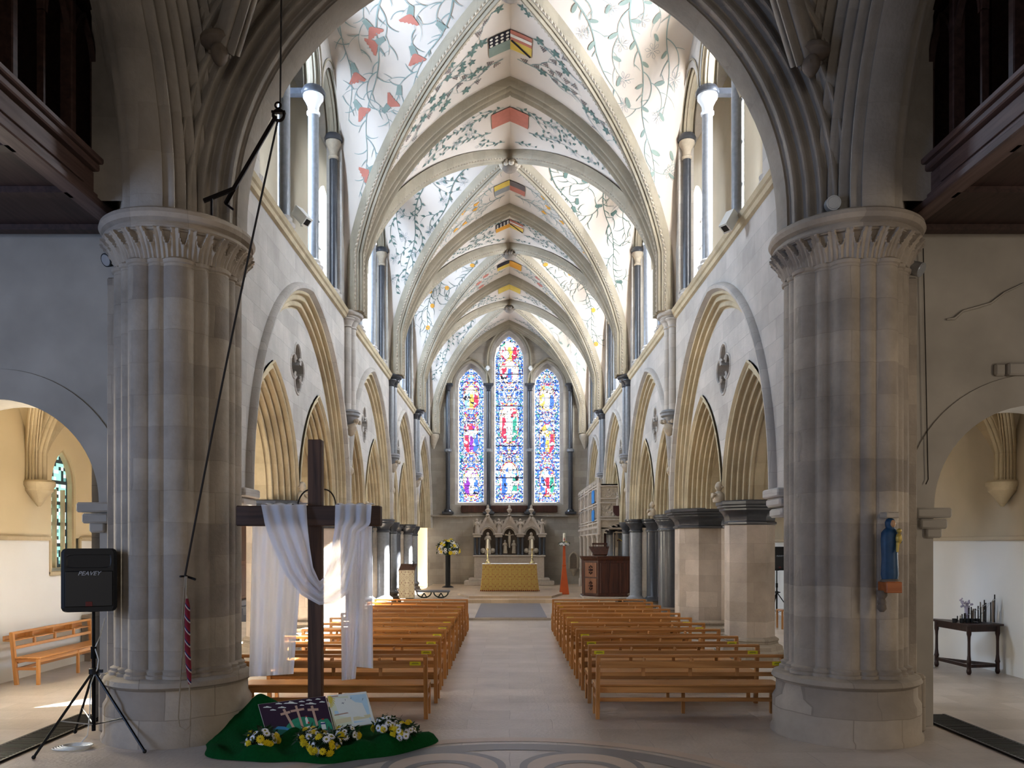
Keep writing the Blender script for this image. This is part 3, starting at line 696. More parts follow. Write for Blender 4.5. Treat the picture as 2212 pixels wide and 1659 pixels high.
def vine(P, st, p, q, a, L, curl, R, w=.05, depth=0, col='pvine', parent=None):
    pts = []; n = int(L/.05); sp = {'grape':3,'olive':3,'leafy':2,'carnation':2,'thistle':2,'wispy':2,'bells':2,'rose':2}[st]
    cu = curl; me = object(); kids = []
    for k in range(n):
        if depth > 0 and not free(P, 'stem', p, q, .11*P.dens, (me, parent)) and k > 4 or P.pt(p,q) is None and k > 2: break
        pts.append((p,q))
        if k > 1: take(P, 'stem', p, q, me)
        p += cos(a)*.05; q += sin(a)*.05; a += cu*.05
        if depth == 0 and k % 20 == (9 if k < 20 else 9): cu = -cu
        if k % sp == 1 and k > 0:
            s = 1 if (k//sp) % 2 else -1; ang = a+s*R.uniform(.7,1.2); x, y = p+cos(ang)*.08, q+sin(ang)*.08
            if free(P, 'leaf', x, y, OCC[st]*P.dens): take(P, 'leaf', x, y); ornament(P, st, p, q, ang, R)
        if depth < 3 and k % (9 if depth == 0 else 7) == 5:
            s = 1 if (k//9) % 2 else -1; kids.append((p, q, a+s*.9, s))
    if len(pts) > 2: P.stroke(pts, w, col)
    if depth >= 1 and len(pts) > 5 and pts:
        e = pts[max(2,len(pts)-(7 if st == 'carnation' else 3))]; fr = {'carnation':.27,'thistle':.3,'bells':.3,'rose':.42,'wispy':.6,'olive':.33,'leafy':.4,'grape':9}[st]
        if P.pt(*e) is not None and free(P, 'flower', e[0], e[1], fr*P.dens): take(P, 'flower', *e); flower(P, st, e[0], e[1], a, R)
    for x, y, b, s in kids: vine(P, st, x, y, b, R.uniform(.9,1.5)*(1,.75,.5)[depth], -s*R.uniform(1.4,2.6), R, w*.72, depth+1, col, me)
def lifted(fn, k, zdn=True):
    def g(p, q):
        r = fn(p,q); return None if r is None else (r[0]*(1-.0028*k), r[1], r[2]-.01*k)
    return g
def paint_transverse(i, dr, st, sh, seed, label, ext=False):
    fn, hy = CELLS['t',i,dr]; R = random.Random(seed)
    def inside(p, q):
        x = x_of(p); return x is not None and abs(x) < HX*.97 and q/hy > abs(x)/HX+.1 and q < hy-.28
    P = Painter(lifted(fn,1.3), inside)
    qm = hy*.55 if dr > 0 else hy*.6
    for s in (-1,1):
        R2 = random.Random(seed)
        base = lambda p, q: inside(p,q)
        for k,(q0,q1,L) in enumerate(((.72,.93,5.2),(.45,.84,4.0),(.22,.62,2.4))):
            p0 = .16 if k == 0 else .5 if k == 1 else .14; th = atan2((q1-q0)*hy, L)
            vine(P, st, s*p0, hy*q0, th if s > 0 else pi-th, L, s*(.5 if k % 2 else -.5), R2, .03, 0)
    if sh is not None:
        # clear the shield's place by lifting it above the vines
        P3 = Painter(lifted(fn,2.6), inside); shield_simple(P3, qm, .95, .62, sh, dr)
        if sh == 0 or sh == 3:
            P4 = Painter(lifted(fn,3.4), inside); w, h = .95,.62; t0 = qm-h/2 if dr > 0 else qm
            tl = t0 if dr > 0 else qm; 
            far = 1 if dr < 0 else -1
            for a in range(4):
                for b in range(3): P4.poly(rot(DISC,0,-w/2+w/2*(a+.5)/4, qm+far*h/2*(b+.5)/3,.07),'pwhite')
            P4.poly([(0,qm+far*h/2*.35),(w/2,qm+far*h/2*.35),(w/2,qm+far*h/2*.65),(0,qm+far*h/2*.65)],'pwhite')
            P4.stroke([(.02,qm),(w*.25,qm-far*h*.25),(w/2-.02,qm-far*h*.48)], .06, 'pblack', False)
            for c, mb in P4.m.items(): mb.build('painted_charge', M[c], cl)
        for c, mb in P3.m.items(): mb.build('painted_shield', M[c], cl)
    for c, mb in P.m.items(): mb.build('painted_foliage', M[c], cl)
def shield_simple(P, q, w, h, style, dr):
    global Q; Q = []
    def rect(p0,p1,q0,q1,c):
        n = 4
        for a in range(n):
            for b in range(2):
                x0,x1 = p0+(p1-p0)*a/n, p0+(p1-p0)*(a+1)/n; y0,y1 = q0+(q1-q0)*b/2, q0+(q1-q0)*(b+1)/2
                P.poly([(x0,y0),(x1,y0),(x1,y1),(x0,y1)], c)
    # the top of the shield is nearer the camera's far side: larger Y is higher in the picture for dr>0 cells
    far = -1 if dr > 0 else 1           # q direction that points towards the viewer side top
    T0, T1 = sorted((q, q+far*h/2)); B0, B1 = sorted((q-far*h/2, q))
    cols = {0:('pblack','pred','pgreen','pyel'),1:('pred','pred','pred','pred'),2:('pyel','pgrape','pgrey','pred'),3:('pblack','pred','porange','pyel'),4:('pblack','porange','pyel','porange'),5:('pyel','pyel','pyel','pyel')}[style]
    rect(-w/2,0,T0,T1,cols[0]); rect(0,w/2,T0,T1,cols[1]); rect(-w/2,0,B0,B1,cols[2]); rect(0,w/2,B0,B1,cols[3])
def paint_lateral(i, dr, sg, st, seed):
    fn, LW = CELLS['l',i,dr,sg]; R = random.Random(seed)
    def width(f): 
        a = fn(f,0); b = fn(f,1); return math.dist(a,b)
    def w_of(p,q):
        f = p/LW
        if not (0.02 < f < .66): return None
        W = width(f)
        return (f, 1-q/W) if W > .2 else None
    def inside(p,q):
        r = w_of(p,q); return r is not None and .1 < r[1] < .95
    def mp(p,q):
        r = w_of(p,q); x,y,z = fn(*r); return (x-sg*.006, y-dr*.012, z-.012)
    P = Painter(mp, inside); P.dens = 1.75 if st in ('carnation','olive') else 1.4
    W0, W1 = width(.05), width(.62)
    for k,(u0,u1,L) in enumerate(((.42,.5,.68),(.8,.62,.42),(.15,.3,.4))):
        th = atan2(u1*W1-u0*W0, .55*LW)*.8; vine(P, st, .14+.1*k, u0*W0, th, L*LW, (.55 if (k+seed) % 2 else -.55), R, .034, 0, 'pvine' if st in ('carnation','olive') else 'pdark')
    for c, mb in P.m.items(): mb.build('painted_foliage', M[c], cl)
paint_transverse(0, 1, 'grape', 0, 3, '')
paint_transverse(1,-1, 'leafy', 1, 5, '')
paint_transverse(1, 1, 'bells', 2, 9, '')
paint_transverse(2,-1, 'leafy', 3, 11, '')
paint_transverse(2, 1, 'rose', 4, 14, '')
paint_transverse(3,-1, 'leafy', 5, 17, '')
paint_transverse(3, 1, 'leafy', None, 21, '')
paint_lateral(0, 1,-1, 'carnation', 2); paint_lateral(0, 1, 1, 'olive', 5)
paint_lateral(0,-1,-1, 'carnation', 12); paint_lateral(0,-1, 1, 'olive', 15)
paint_lateral(1, 1,-1, 'leafy', 7); paint_lateral(1, 1, 1, 'thistle', 8)
paint_lateral(2, 1,-1, 'wispy', 4); paint_lateral(2, 1, 1, 'wispy', 6)
paint_lateral(3, 1,-1, 'leafy', 9); paint_lateral(3, 1, 1, 'olive', 10)

# ================================================================== crossing
def cluster(r_core, shafts, n=288):
    out = []
    for j in range(n):
        th = 2*pi*j/n; best = r_core
        for a, d, r in shafts:
            dl = th-a; dd = d*cos(dl); q = r*r-(d*sin(dl))**2
            if q > 0 and cos(dl) > 0: best = max(best, dd+sqrt(q))
        out.append((best*cos(th), best*sin(th)))
    return out
for sg in (-1,1):
    cx, cy = sg*3.55, 8.5
    t = thing('crossing_pier', f'massive clustered stone pier at the {LR[sg]} of the chancel entrance with a scalloped leaf capital', 'pier', (cx,cy,0), 'crossing piers')
    m = MB(); R = .735
    m.bbox(*sorted((sg*4.05,sg*4.34)),8.52,8.76,.62,4.86,.015); m.build('wall_pilaster', M['pier'], t)
    m = MB(); m.bbox(*sorted((sg*3.95,sg*4.40)),8.44,8.76,0,.62,.03); m.build('pilaster_base', M['pierbase'], t)
    m = MB()
    m.lathe([(R+.02,0),(R+.02,.04),(R,.07),(R,.36),(R-.035,.42),(R-.04,.55),(R-.01,.57)], (cx,cy,0), 72); m.build('plinth', M['pierbase'], t, 35)
    m = MB(); m.lathe([(R-.02,.56),(R+.01,.59),(R-.01,.635),(R-.05,.65),(R-.08,.66),(.5,.67)], (cx,cy,0), 72); m.build('base_moulding', M['pierbase'], t, 35)
    sh = []
    for k in range(8):
        sh.append((pi/8+k*pi/4, .46, .155 if k % 2 else .17)); sh.append((k*pi/4, .50, .09))
    poly = cluster(.46, sh)
    m = MB()
    for j in range(len(poly)): pass
    rows = []
    for k, z in ((1.08,.66),(1.08,.69),(1.04,.70),(1.06,.73),(1.0,.75),(1.0,4.80),(1.03,4.81),(1.04,4.84),(1.0,4.86)):
        rows.append([(cx+x*k, cy+y*k, z) for x,y in poly])
    m.ring(rows); m.build('clustered_shaft', M['pier'], t, 40)
    m = MB(); nl = 28; n = nl*16; rows = []
    for i in range(21):
        tt = i/20; z = 4.84+.26*tt; row = []
        for j in range(n):
            th = 2*pi*j/n; p = abs(((j/16) % 1)*2-1)      # 0 at the leaf's rib, 1 between leaves
            base = .60+.14*tt**1.4; g = 1-p; lim = .5+.5*min(1,(g/.6))**2
            hol = min(1, max(0, (tt-lim)/.12)); rim = math.exp(-((tt-lim+.06)/.07)**2)*.02
            r = base+.018*(1-abs(((p*3) % 2)-1))*(1-hol)+rim-.05*hol*(1 if tt < .99 else 0); row.append((cx+r*cos(th), cy+r*sin(th), z))
        rows.append(row)
    m.ring(rows); m.build('leaf_capital', M['pier'], t, 25)
    m = MB(); m.lathe([(.6,5.08),(.72,5.09),(.745,5.12),(.735,5.15),(.71,5.16),(.70,5.18),(.75,5.20),(.775,5.24),(.765,5.28),(.74,5.30),(.5,5.31)], (cx,cy,0), 72); m.build('abacus', M['pier'], t, 35)

# crossing arches
pc = [(.80,-.56),(.79,-.60),(.74,-.62),(.70,-.6)]+diag(.69,-.56,.02,-.16,6,.06,9)+[(0,-.1),(0,.1)]+[(d,-b) for d,b in reversed(diag(.69,-.56,.02,-.16,6,.06,9))]+[(.8,.56)]
def crossing_arch(name, label, P, a=2.86, h=2.95):
    m = MB(); arch_sweep(m, P, a, h, pc, 26, leg=.14); t = thing(name, label, 'arch', P(0,0,0), 'arches of the crossing'); m.build('moulding', M['mouldcross'], t, 35); return t
ZC = 5.43
crossing_arch('crossing_arch', 'great moulded stone arch between the crossing and the chancel', lambda s,z,b: (s, 8.5+b, ZC+z))
crossing_arch('crossing_arch', 'clustered stone arch rising from the left crossing pier over the left gallery', lambda s,z,b: (-3.6-b, 4.95+s, ZC+z))
crossing_arch('crossing_arch', 'clustered stone arch rising from the right crossing pier over the right gallery', lambda s,z,b: (3.6+b, 4.95+s, ZC+z))
# spandrel walls over the crossing arches
def spandrel(name, P, lo, hi, mt, b):
    m = MB(); strips(m, P, samples((lo,hi,2),(-3.69,3.69,60)), lambda s: [(ZC+arch_z(2.9,3.0,.78,s) if abs(s) < 3.67 else ZC, 13.2)], b); struct(m.build(name, mt))
spandrel('wall_crossing_east', lambda s,z,b: (s, 8.5+b, z), -4.2, 4.2, M['mouldcross'], -.55)
spandrel('wall_chancel_west', lambda s,z,b: (s, 8.5+b, z), -4.2, 4.2, M['mouldcross'], .55)
spandrel('wall_crossing_north', lambda s,z,b: (-3.6-b, 4.95+s, z), -4.2, 4.2, M['mouldcross'], -.5)
spandrel('wall_crossing_south', lambda s,z,b: (3.6+b, 4.95+s, z), -4.2, 4.2, M['mouldcross'], -.5)
# crossing vault ribs with their carved heads
for sg in (-1,1):
    p0 = U(474 if sg < 0 else 1752, 98 if sg < 0 else 122, 7.85); t = thing('crossing_vault_rib', f'stone vault rib springing from the carved head above the {LR[sg]} pier', 'rib', p0, 'ribs of the crossing vault')
    path = []
    for k in range(13):
        u = k/12; path.append((p0.x-sg*(.05+2.6*u), p0.y+.05-2.6*u, p0.z+.0+2.3*sin(u*pi/2)*1.1))
    d = Vector((-sg,-1,0)).normalized(); m = MB(); sweep(m, path, Vector((0,0,1)).cross(d), rib_prof(.26,.2,1.5)); m.build('moulding', M['mouldcross'], t, 35)
    m = MB(); head(m, tuple(p0+Vector((-sg*.02,-.05,-.12))), .105, -sg*.5, -1); m.lathe([(.08,-.02),(.13,.02),(.18,.05),(.18,.09),(.15,.12)], tuple(p0+Vector((0,0,-.04))), 14)
    tag(m.build('head_corbel', M['carvedark'], None, 50, off=p0), f'carved stone head corbel high above the {LR[sg]} crossing pier', 'carving', 'head corbels of the crossing')
m = MB(); m.grid(lambda u,v: (-3.1+6.2*u, 1.4+6.55*v, 9.4+1.3*min(sin(pi*u),sin(pi*v))), 20, 20); struct(m.build('ceiling_crossing', M['mouldcross']))

# transept east walls with an arch to the aisle
ARCHX = {-1:5.66, 1:5.76}; ARA = 1.13
for sg in (-1,1):
    PTN = lambda s,z,b: (sg*s, 8.75+b, z); ac = ARCHX[sg]; z0 = 2.46 if sg < 0 else 2.4
    def iv(s): return [(z0+arch_z(ARA,ARA+.001,0,s-ac), 13.2)] if abs(s-ac) < ARA else [(0,13.2)]
    m = MB(); ss = samples((3.6,ac-ARA,1),(ac-ARA,ac+ARA,24),(ac+ARA,9.0,1))
    strips(m, PTN, ss, iv, 0); strips(m, PTN, ss, iv, .5)
    cur = [(ac-ARA,-z0)]+[(ac+s,z) for s,z in arch_curve(ARA,ARA+.001,0,14)]+[(ac+ARA,-z0)]
    m.ring([[(sg*s, 8.75+b, z0+z) for s,z in cur] for b in (0,.5)], False, False)
    m.ring([[(sg*3.6,8.75+b,z) for z in (0,13.2)] for b in (0,.5)], False, False)
    w = m.build('wall_transept_'+SIDEN[sg], M['trans']); struct(w)
    m = MB(); arch_sweep(m, lambda s,z,b: (sg*(ac+s), 8.75+b, z0+z), ARA, ARA+.001, [(.34,0),(.335,-.02),(.0,-.02),(0,.05)], 18); m.build('arch_band', M['trans'], w, 40)
    m = MB(); x = sg*(ac-ARA)
    for q,(zz,w_) in enumerate(((-.02,.22),(-.14,.17),(-.24,.1))): m.bbox(x-w_/1.0,x+w_*.75,8.66+.02*q,8.9,z0+zz-.09,z0+zz+.02,.02)
    tag(m.build('arch_impost', M['trans'], None, 40, off=(x,8.75,z0)), f'stone impost block of the low side arch beside the {LR[sg]} crossing pier', 'bracket', 'imposts of the side arches')
    if sg > 0:
        m = MB(); m.tube([tuple(U(*q,8.735)) for q in ((2045,690),(2062,688),(2080,672),(2110,664),(2140,655),(2170,632),(2212,612))],[.01,.018,.014,.016,.014,.012,.01],6); m.build('plaster_crack', M['trans'], w, 60)
        a = U(2172,785,8.72); b_ = U(2240,812,8.72); m = MB(); m.bbox(a.x,b_.x,8.66,8.76,b_.z,a.z,.02); m.bbox(a.x-.12,a.x,8.70,8.76,b_.z,a.z,.02); m.build('stone_ledge', M['trans'], w)
    # rest of the transept shell; unseen slab added above the aisle blocks leaking sun
    m = MB(); m.add([(sg*4.8,9.2,6.9),(sg*8.4,9.2,5.5),(sg*8.4,37.2,5.5),(sg*4.8,37.2,6.9)],[(0,1,2,3)]).add([(sg*4.8,9.2,6.96),(sg*8.4,9.2,5.56),(sg*8.4,37.2,5.56),(sg*4.8,37.2,6.96)],[(3,2,1,0)]); struct(m.build('ceiling_lean_to_'+SIDEN[sg], M['darkwood']))
    m = MB(); m.add([(sg*9,-12,0),(sg*9,9.25,0),(sg*9,9.25,13.2),(sg*9,-12,13.2)],[(0,1,2,3)]); struct(m.build('wall_end_'+SIDEN[sg], M['trans']))
m = MB(); m.add([(-9,-12,0),(9,-12,0),(9,-12,13.2),(-9,-12,13.2)],[(0,1,2,3)]); struct(m.build('wall_west', M['trans']))
m = MB(); m.box(-9.2,9.2,-12.2,9.3,13.2,13.5).box(-5.4,5.4,9.3,37.4,13.2,13.5); struct(m.build('ceiling_roof', M['darkwood']))

# galleries
for sg in (-1,1):
    x = sg*4.22; t = thing('timber_gallery', f'dark carved timber gallery high in the {LR[sg]} transept', 'gallery', (x,5,5.4), 'transept galleries')
    def bx(a,b): return (min(a,b),max(a,b))
    m = MB(); x0,x1 = bx(sg*4.25,sg*8.95); m.box(x0,x1,1.0,8.74,5.42,5.5)
    for k in range(9): m.box(x0,x1,1.3+k*.9,1.42+k*.9,5.36,5.42)
    m.build('floor_deck', M['darkwood'], t)
    m = MB()
    for (a,b,za,zb) in ((4.10,4.30,5.36,5.44),(4.14,4.30,5.44,5.50),(4.18,4.30,5.50,5.72),(4.12,4.30,5.72,5.79),(4.08,4.30,5.79,5.85)):
        p,q = bx(sg*a,sg*b); m.bbox(p,q,1.0,8.74,za,zb,.012)
    m.build('fascia_beam', M['gallerypale'], t)
    m = MB(); p,q = bx(sg*4.16,sg*4.19); m.bbox(p,q,5.2,7.75,5.53,5.69,.004); m.build('fascia_panel', M['gallerypale'], t)
    p,q = bx(sg*4.15,sg*4.27)
    for k in range(9): m = MB(); m.bbox(p,q,1.2+k*.9,1.28+k*.9,5.85,8.0,.01); m.build('post', M['darkwood'], t)
    m = MB(); p2,q2 = bx(sg*4.13,sg*4.29); m.bbox(p2,q2,1.0,8.74,7.3,7.42,.01); m.bbox(p2,q2,1.0,8.74,8.0,8.12,.01); m.build('rail', M['darkwood'], t)
    for k in range(8):
        for u in range(2):
            yc = 1.24+k*.9+.225+.45*u; m = MB(); arch_sweep(m, lambda s,z,b: (sg*(4.19+b), yc+s, 6.75+z), .19, .4, [(.03,-.03),(0,-.03),(0,.03),(.03,.03)], 8, closed=True)
            if u == 0: m.box(*bx(sg*4.17,sg*4.23), yc+.21, yc+.24, 5.85, 7.0)
            m.build('tracery_arch', M['darkwood'], t)
    m = MB(); p,q = bx(sg*7.0,sg*7.1); m.box(p,q,1.0,8.74,5.5,12.5); p,q = bx(sg*4.3,sg*7.0); m.box(p,q,8.6,8.74,5.5,12.5)  # boards added as a dark background for the open gallery
    for k in range(8): pp = sg*(4.5+k*.33); m.box(*bx(pp,pp+.05), 8.56,8.6,5.5,9.5)
    m.build('back_panelling', M['darkwood'], t)
p = U(2118, 60, 6.2)
m = MB(); m.bbox(4.75,4.95,6.9,7.2,6.9,7.35,.02)
tag(m.build('white_box_unit', plain('grey_box_paint','6f7578',.5), None, off=(4.85,7.05,6.9)), 'pale rectangular box mounted in the dark right gallery', 'box')

# ================================================================== aisles
XO = {-1:7.35, 1:7.65}
AB = [9.25,12.2,15.4,18.6,21.8,25.0,28.2,31.4,34.6,37.0]
wn = 9
for sg in (-1,1):
    xo = XO[sg]; xi = WX+1.15; xc = (xo+xi)/2; hx = (xo-xi)/2; hh = 2.12; zs = 2.95
    Ta = lambda x: zs+arch_z(hx, hh, 0, x)
    m = MB()
    for i in range(len(AB)-1):
        c = (AB[i]+AB[i+1])/2; hy = (AB[i+1]-AB[i])/2
        for dr in (-1,1):
            m.grid(lambda u,v: ((lambda x: (sg*(xc+x), c+dr*(hy*abs(x)/hx*(1-v)+hy*v), Ta(x)))(hx*sin((u*2-1)*pi/2))), 24, 4)
            for s2 in (-1,1):
                m.grid(lambda u,v: ((lambda k: (sg*(xc+s2*hx*(k*(1-v)+v)), c+dr*hy*k, Ta(hx*k)))(sin(u*pi/2))), 14, 3)
    struct(m.build('ceiling_aisle_'+SIDEN[sg], M['cream'] if sg < 0 else M['creamgrey'], None, 20))
    for i in (1,2,3):
        y = AB[i]; t = thing('aisle_vault_rib', f'{["","nearest","second","third"][i]} fan of moulded ribs in the {LR[sg]} aisle vault', 'rib', (sg*xc,y,zs), 'ribs of the aisle vaults')
        m = MB(); xs = [(hx-.05)*sin((k/16-1)*pi/2) for k in range(33)]
        zl = Ta(xs[0]); lg = [2.97+(zl-3.03)*k/4 for k in range(5)]
        sweep(m, ([(sg*xc+xs[0],y,z) for z in lg] if sg < 0 else [])+[(sg*xc+x, y, Ta(x)-.01) for x in xs]+([(sg*xc+xs[-1],y,z) for z in lg[::-1]] if sg > 0 else []), (0,1,0), rib_prof(.26,.18)); m.build('transverse_rib', M['mould'], t, 35)
        for dr in (-1,1):
            c = y+dr*(AB[2]-AB[1])/2; hy = (AB[2]-AB[1])/2
            path = [(sg*xc+x, c-dr*hy*(sg*x/hx), Ta(x)-.01) for x in xs]; path = ([(path[0][0],path[0][1],z) for z in lg] if sg < 0 else [])+path+([(path[-1][0],path[-1][1],z) for z in lg[::-1]] if sg > 0 else []); d = (Vector(path[-1])-Vector(path[0])); d.z = 0; d.normalize()
            m = MB(); sweep(m, path, Vector((0,0,1)).cross(d), rib_prof(.2,.15)); m.build('diagonal_rib', M['mould'], t, 35)
        m = MB(); x = sg*(xo-.12); m.lathe([(.02,2.58),(.05,2.62),(.1,2.7),(.17,2.79),(.2,2.82),(.2,2.86),(.23,2.9),(.23,2.95),(.2,2.98)], (x,y,0), 18)
        tag(m.build('aisle_corbel', M['mould'], None, 40, off=(x,y,2.9)), f'{["","nearest","second","third"][i]} moulded corbel on the {LR[sg]} aisle wall under the ribs', 'corbel', 'corbels of the aisle vaults')
    # outer wall with windows
    wins = [10.2,13.1,20.2,26.5] if sg < 0 else [10.4,17.0,23.4,29.6]; wa = .36; wzs, wsill = 2.95, 1.62  # the left wall's second window is real; others are added to carry lamps
    PO = lambda s,z,b: (sg*(xo+b), s, z)
    def iv2(y):
        for c in wins:
            if abs(y-c) < wa: return [(2.1 if False else wsill, wsill),(wzs+arch_z(wa,.62,0,y-c), 5.6)]
        return [(2.1,5.6)]
    def iv1(y):
        for c in wins:
            if abs(y-c) < wa+.06: return [(0, wsill-.05)]
        return [(0,2.1)]
    sg1 = [(9.0,wins[0]-wa,1)]+[(c-wa,c+wa,12) for c in wins]+[(wins[-1]+wa,37.0,1)]
    up = MB(); strips(up, PO, samples(*sg1), iv2, 0); strips(up, PO, samples(*sg1), lambda y: iv2(y) if len(iv2(y)) == 2 else [(0,5.6)], .45)
    for c in wins:
        cur = [(-wa,wsill-wzs)]+arch_curve(wa,.62,0,10)+[(wa,wsill-wzs)]
        up.ring([[(sg*(xo+b), c+s, wzs+z) for s,z in cur+[cur[0]]] for b in (0,.45)], False, False)
    w = up.build('wall_aisle_'+SIDEN[sg], M['cream'] if sg < 0 else M['creamgrey']); struct(w)
    lo = MB(); s2 = [(9.0,wins[0]-wa-.06,1)]+[(c-wa-.06,c+wa+.06,2) for c in wins]+[(wins[-1]+wa+.06,37.0,1)]
    strips(lo, PO, samples(*s2), iv1, -.02); lo.build('white_dado', M['white'], w)
    tr = MB(); segs = [9.0]+[v for c in wins for v in (c-wa-.1,c+wa+.1)]+[37.0]
    for k in range(0,len(segs),2): tr.bbox(*sorted((sg*(xo-.06),sg*(xo+.0))), segs[k], segs[k+1], 2.06, 2.13, .012)
    for c in wins:
        for e in (-wa-.1,wa+.06): tr.bbox(*sorted((sg*(xo-.05),sg*xo)), c+e, c+e+.04, wsill-.1, 2.1, .01)
        tr.bbox(*sorted((sg*(xo-.06),sg*xo)), c-wa-.1, c+wa+.1, wsill-.12, wsill-.05, .01)
    struct(tr.build('trim_%d' % (3 if sg < 0 else 4), M['mould'] if sg < 0 else M['creamgrey']))
    for c in wins:
        g = MB(); g.c = []; ny, nz = 10, 34; RR = random.Random(int(c*10))
        for a in range(ny):
            for b in range(nz):
                y0,y1 = c-wa+2*wa*a/ny, c-wa+2*wa*(a+1)/ny; z0_,z1_ = wsill+(wzs+.62-wsill)*b/nz, wsill+(wzs+.62-wsill)*(b+1)/nz
                ym = (y0+y1)/2-c
                if z1_ > wzs+arch_z(wa,.62,0,ym) and z0_ > wzs: continue
                g.add([(sg*(xo+.13),y0,z0_),(sg*(xo+.13),y1,z0_),(sg*(xo+.13),y1,z1_),(sg*(xo+.13),y0,z1_)],[(0,1,2,3)])
                k = RR.random(); edge = (b % 6 == 0) or a in (0,ny-1)
                g.c.append((.01,.02,.02,1) if edge or k < .2 else ((.35,.75,.62,1) if k < .6 else ((.75,.95,.85,1) if k < .85 else (.12,.3,.28,1))))
        gg = g.build('window_%d' % wn, M['leadglass']); struct(gg); gg['label'] = f'{ORD[wins.index(c)]} leaded lancet window in the {LR[sg]} aisle wall'; wn += 1
        f = MB(); arch_sweep(f, lambda s,z,b: (sg*(xo+.04+b), c+s, wzs+z), wa-.05, .57, [(.05,0),(0,0),(0,.08),(.05,.08)], 10, leg=wzs-wsill)
        for e in (-.12,.12): f.box(*sorted((sg*(xo+.06),sg*(xo+.12))), c+e-.02, c+e+.02, wsill, 2.9)
        f.build('window_frame', M['mould'], gg)
m = MB(); m.add([(-8.2,37,0),(-3.6,37,0),(-3.6,37,13),(-8.2,37,13)],[(0,1,2,3)]).add([(8.2,37,0),(3.6,37,0),(3.6,37,13),(8.2,37,13)],[(0,1,2,3)]); struct(m.build('wall_aisle_ends', M['creamgrey']))
# ================================================================== east wall and glass
YE = 36.5
LAN = [(0,.80,1.30,10.50,'c'),(-1.76,.72,1.05,9.25,'l'),(1.76,.72,1.05,9.25,'r')]
def PE(s,z,b): return (s, YE+b, z)
def ivE(s):
    for c,a,h,z0,_ in LAN:
        if abs(s-c) < a: return [(0,3.82),(z0+arch_z(a,h,0,s-c),13.0)]
    return [(0,13.0)]
m = MB(); strips(m, PE, samples((-3.75,-2.48,2),(-2.48,-1.04,24),(-1.04,-.8,1),(-.8,.8,28),(.8,1.04,1),(1.04,2.48,24),(2.48,3.75,2)), ivE)
for c,a,h,z0,_ in LAN:
    k = .17; o = [(-a,3.82)]+[(s,z0+z) for s,z in arch_curve(a,h,0,14)]+[(a,3.82)]
    i_ = [(-a+k,3.98)]+[(s,z0-.02+z) for s,z in arch_curve(a-k,h-k,0,14)]+[(a-k,3.98)]
    m.ring([[PE(c+s,z,0) for s,z in o+[o[0]]],[PE(c+s,z,.12) for s,z in o+[o[0]]],[PE(c+s,z,.5) for s,z in i_+[i_[0]]]], False, False)
wE = m.build('wall_east', M['wallX']); struct(wE)
for c,a,h,z0,w_ in LAN:
    nm = {'c':'tall central','l':'left','r':'right'}[w_]
    t = thing('window_surround', f'moulded arch surround of the {nm} stained glass lancet', 'window surround', (c,YE,z0), 'surrounds of the east lancets')
    m = MB(); arch_sweep(m, lambda s,z,b: (c+s,YE+b,z0+z), a, h, [(.26,.0),(.25,-.08),(.2,-.1),(.17,-.05),(.15,0)]+diag(.14,-.0,0,.12,2,.03), 20, leg=z0-9.2); m.build('arch_moulding', M['rib'], t, 35)
for x,lab in ((-2.80,'leftmost'),(-.94,'second from left'),(.94,'third from left'),(2.80,'rightmost')):
    t = thing('window_shaft', f'{lab} dark marble shaft beside the stained glass lancets', 'shaft', (x,YE-.12,3.4), 'marble shafts between the lancets')
    m = MB(); m.lathe([(.1,3.6),(.1,9.0)],(x,YE-.12,0),16); m.build('shaft', M['purbeck'], t, 40)
    m = MB(); m.bbox(x-.26,x+.26,YE-.3,YE,3.38,3.5,.02).lathe([(.2,3.5),(.18,3.56),(.13,3.62)],(x,YE-.12,0),16); m.build('base', M['purbeck'], t)
    m = MB(); m.lathe([(.1,6.2),(.17,6.24),(.17,6.34),(.1,6.38)],(x,YE-.12,0),16); m.build('ring', M['purbeckblue'], t, 40)
    m = MB(); m.lathe([(.1,8.98),(.13,9.02),(.11,9.06),(.15,9.18),(.2,9.24)],(x,YE-.12,0),16); m.bbox(x-.24,x+.24,YE-.32,YE,9.24,9.34,.02); m.build('capital', M['purbeck'], t, 40)
m = MB(); m.bbox(-3.6,-1.7,YE-.12,YE,3.26,3.36,.02).bbox(1.7,3.2,YE-.12,YE,3.26,3.36,.02).bbox(-1.7,1.7,YE-.1,YE,3.28,3.35,.02); struct(m.build('trim_5', M['wallX']))
m = MB(); m.bbox(-2.2,2.2,YE-.1,YE-.02,3.46,3.78,.02); tag(m.build('inscription_board', M['redwood'], None, off=(0,YE,3.5)), 'long dark wooden board on the sill under the stained glass windows', 'board')

for x in (-.98,.98):
    m = MB(); head(m, (x,YE-.12,10.05), .11, 0, -1); tag(m.build('stone_mask', M['white'], None, 50, off=(x,YE-.1,10.05)), f'small whitish carved face beside the tall central window, on its {"left" if x < 0 else "right"}', 'carving', 'faces beside the central window')
t = thing('wall_niche','small pointed niche with a basin in the east wall behind the orange candle stand','niche',(2.95,YE,1.4))
m = MB(); arch_sweep(m, lambda s,z,b: (2.95+s,YE+b,1.35+z), .15,.24,[(.08,-.03),(.03,-.05),(0,0)],10,leg=.45); m.build('surround', M['carve'], t)
m = MB(); m.ring([[(2.95+s,YE-.01,1.35+z) for s,z in [(-.15,-.45)]+arch_curve(.15,.24,0,8)+[(.15,-.45)]]],True,False); v = [(2.95+s,YE-.012,1.35+z) for s,z in [(-.15,-.45)]+arch_curve(.15,.24,0,8)+[(.15,-.45)]]; m = MB().add(v,[tuple(range(len(v)))]); m.build('recess_shade', M['carvedark'], t)  # flat dark sheet on the wall, painted for the shade of the hollow
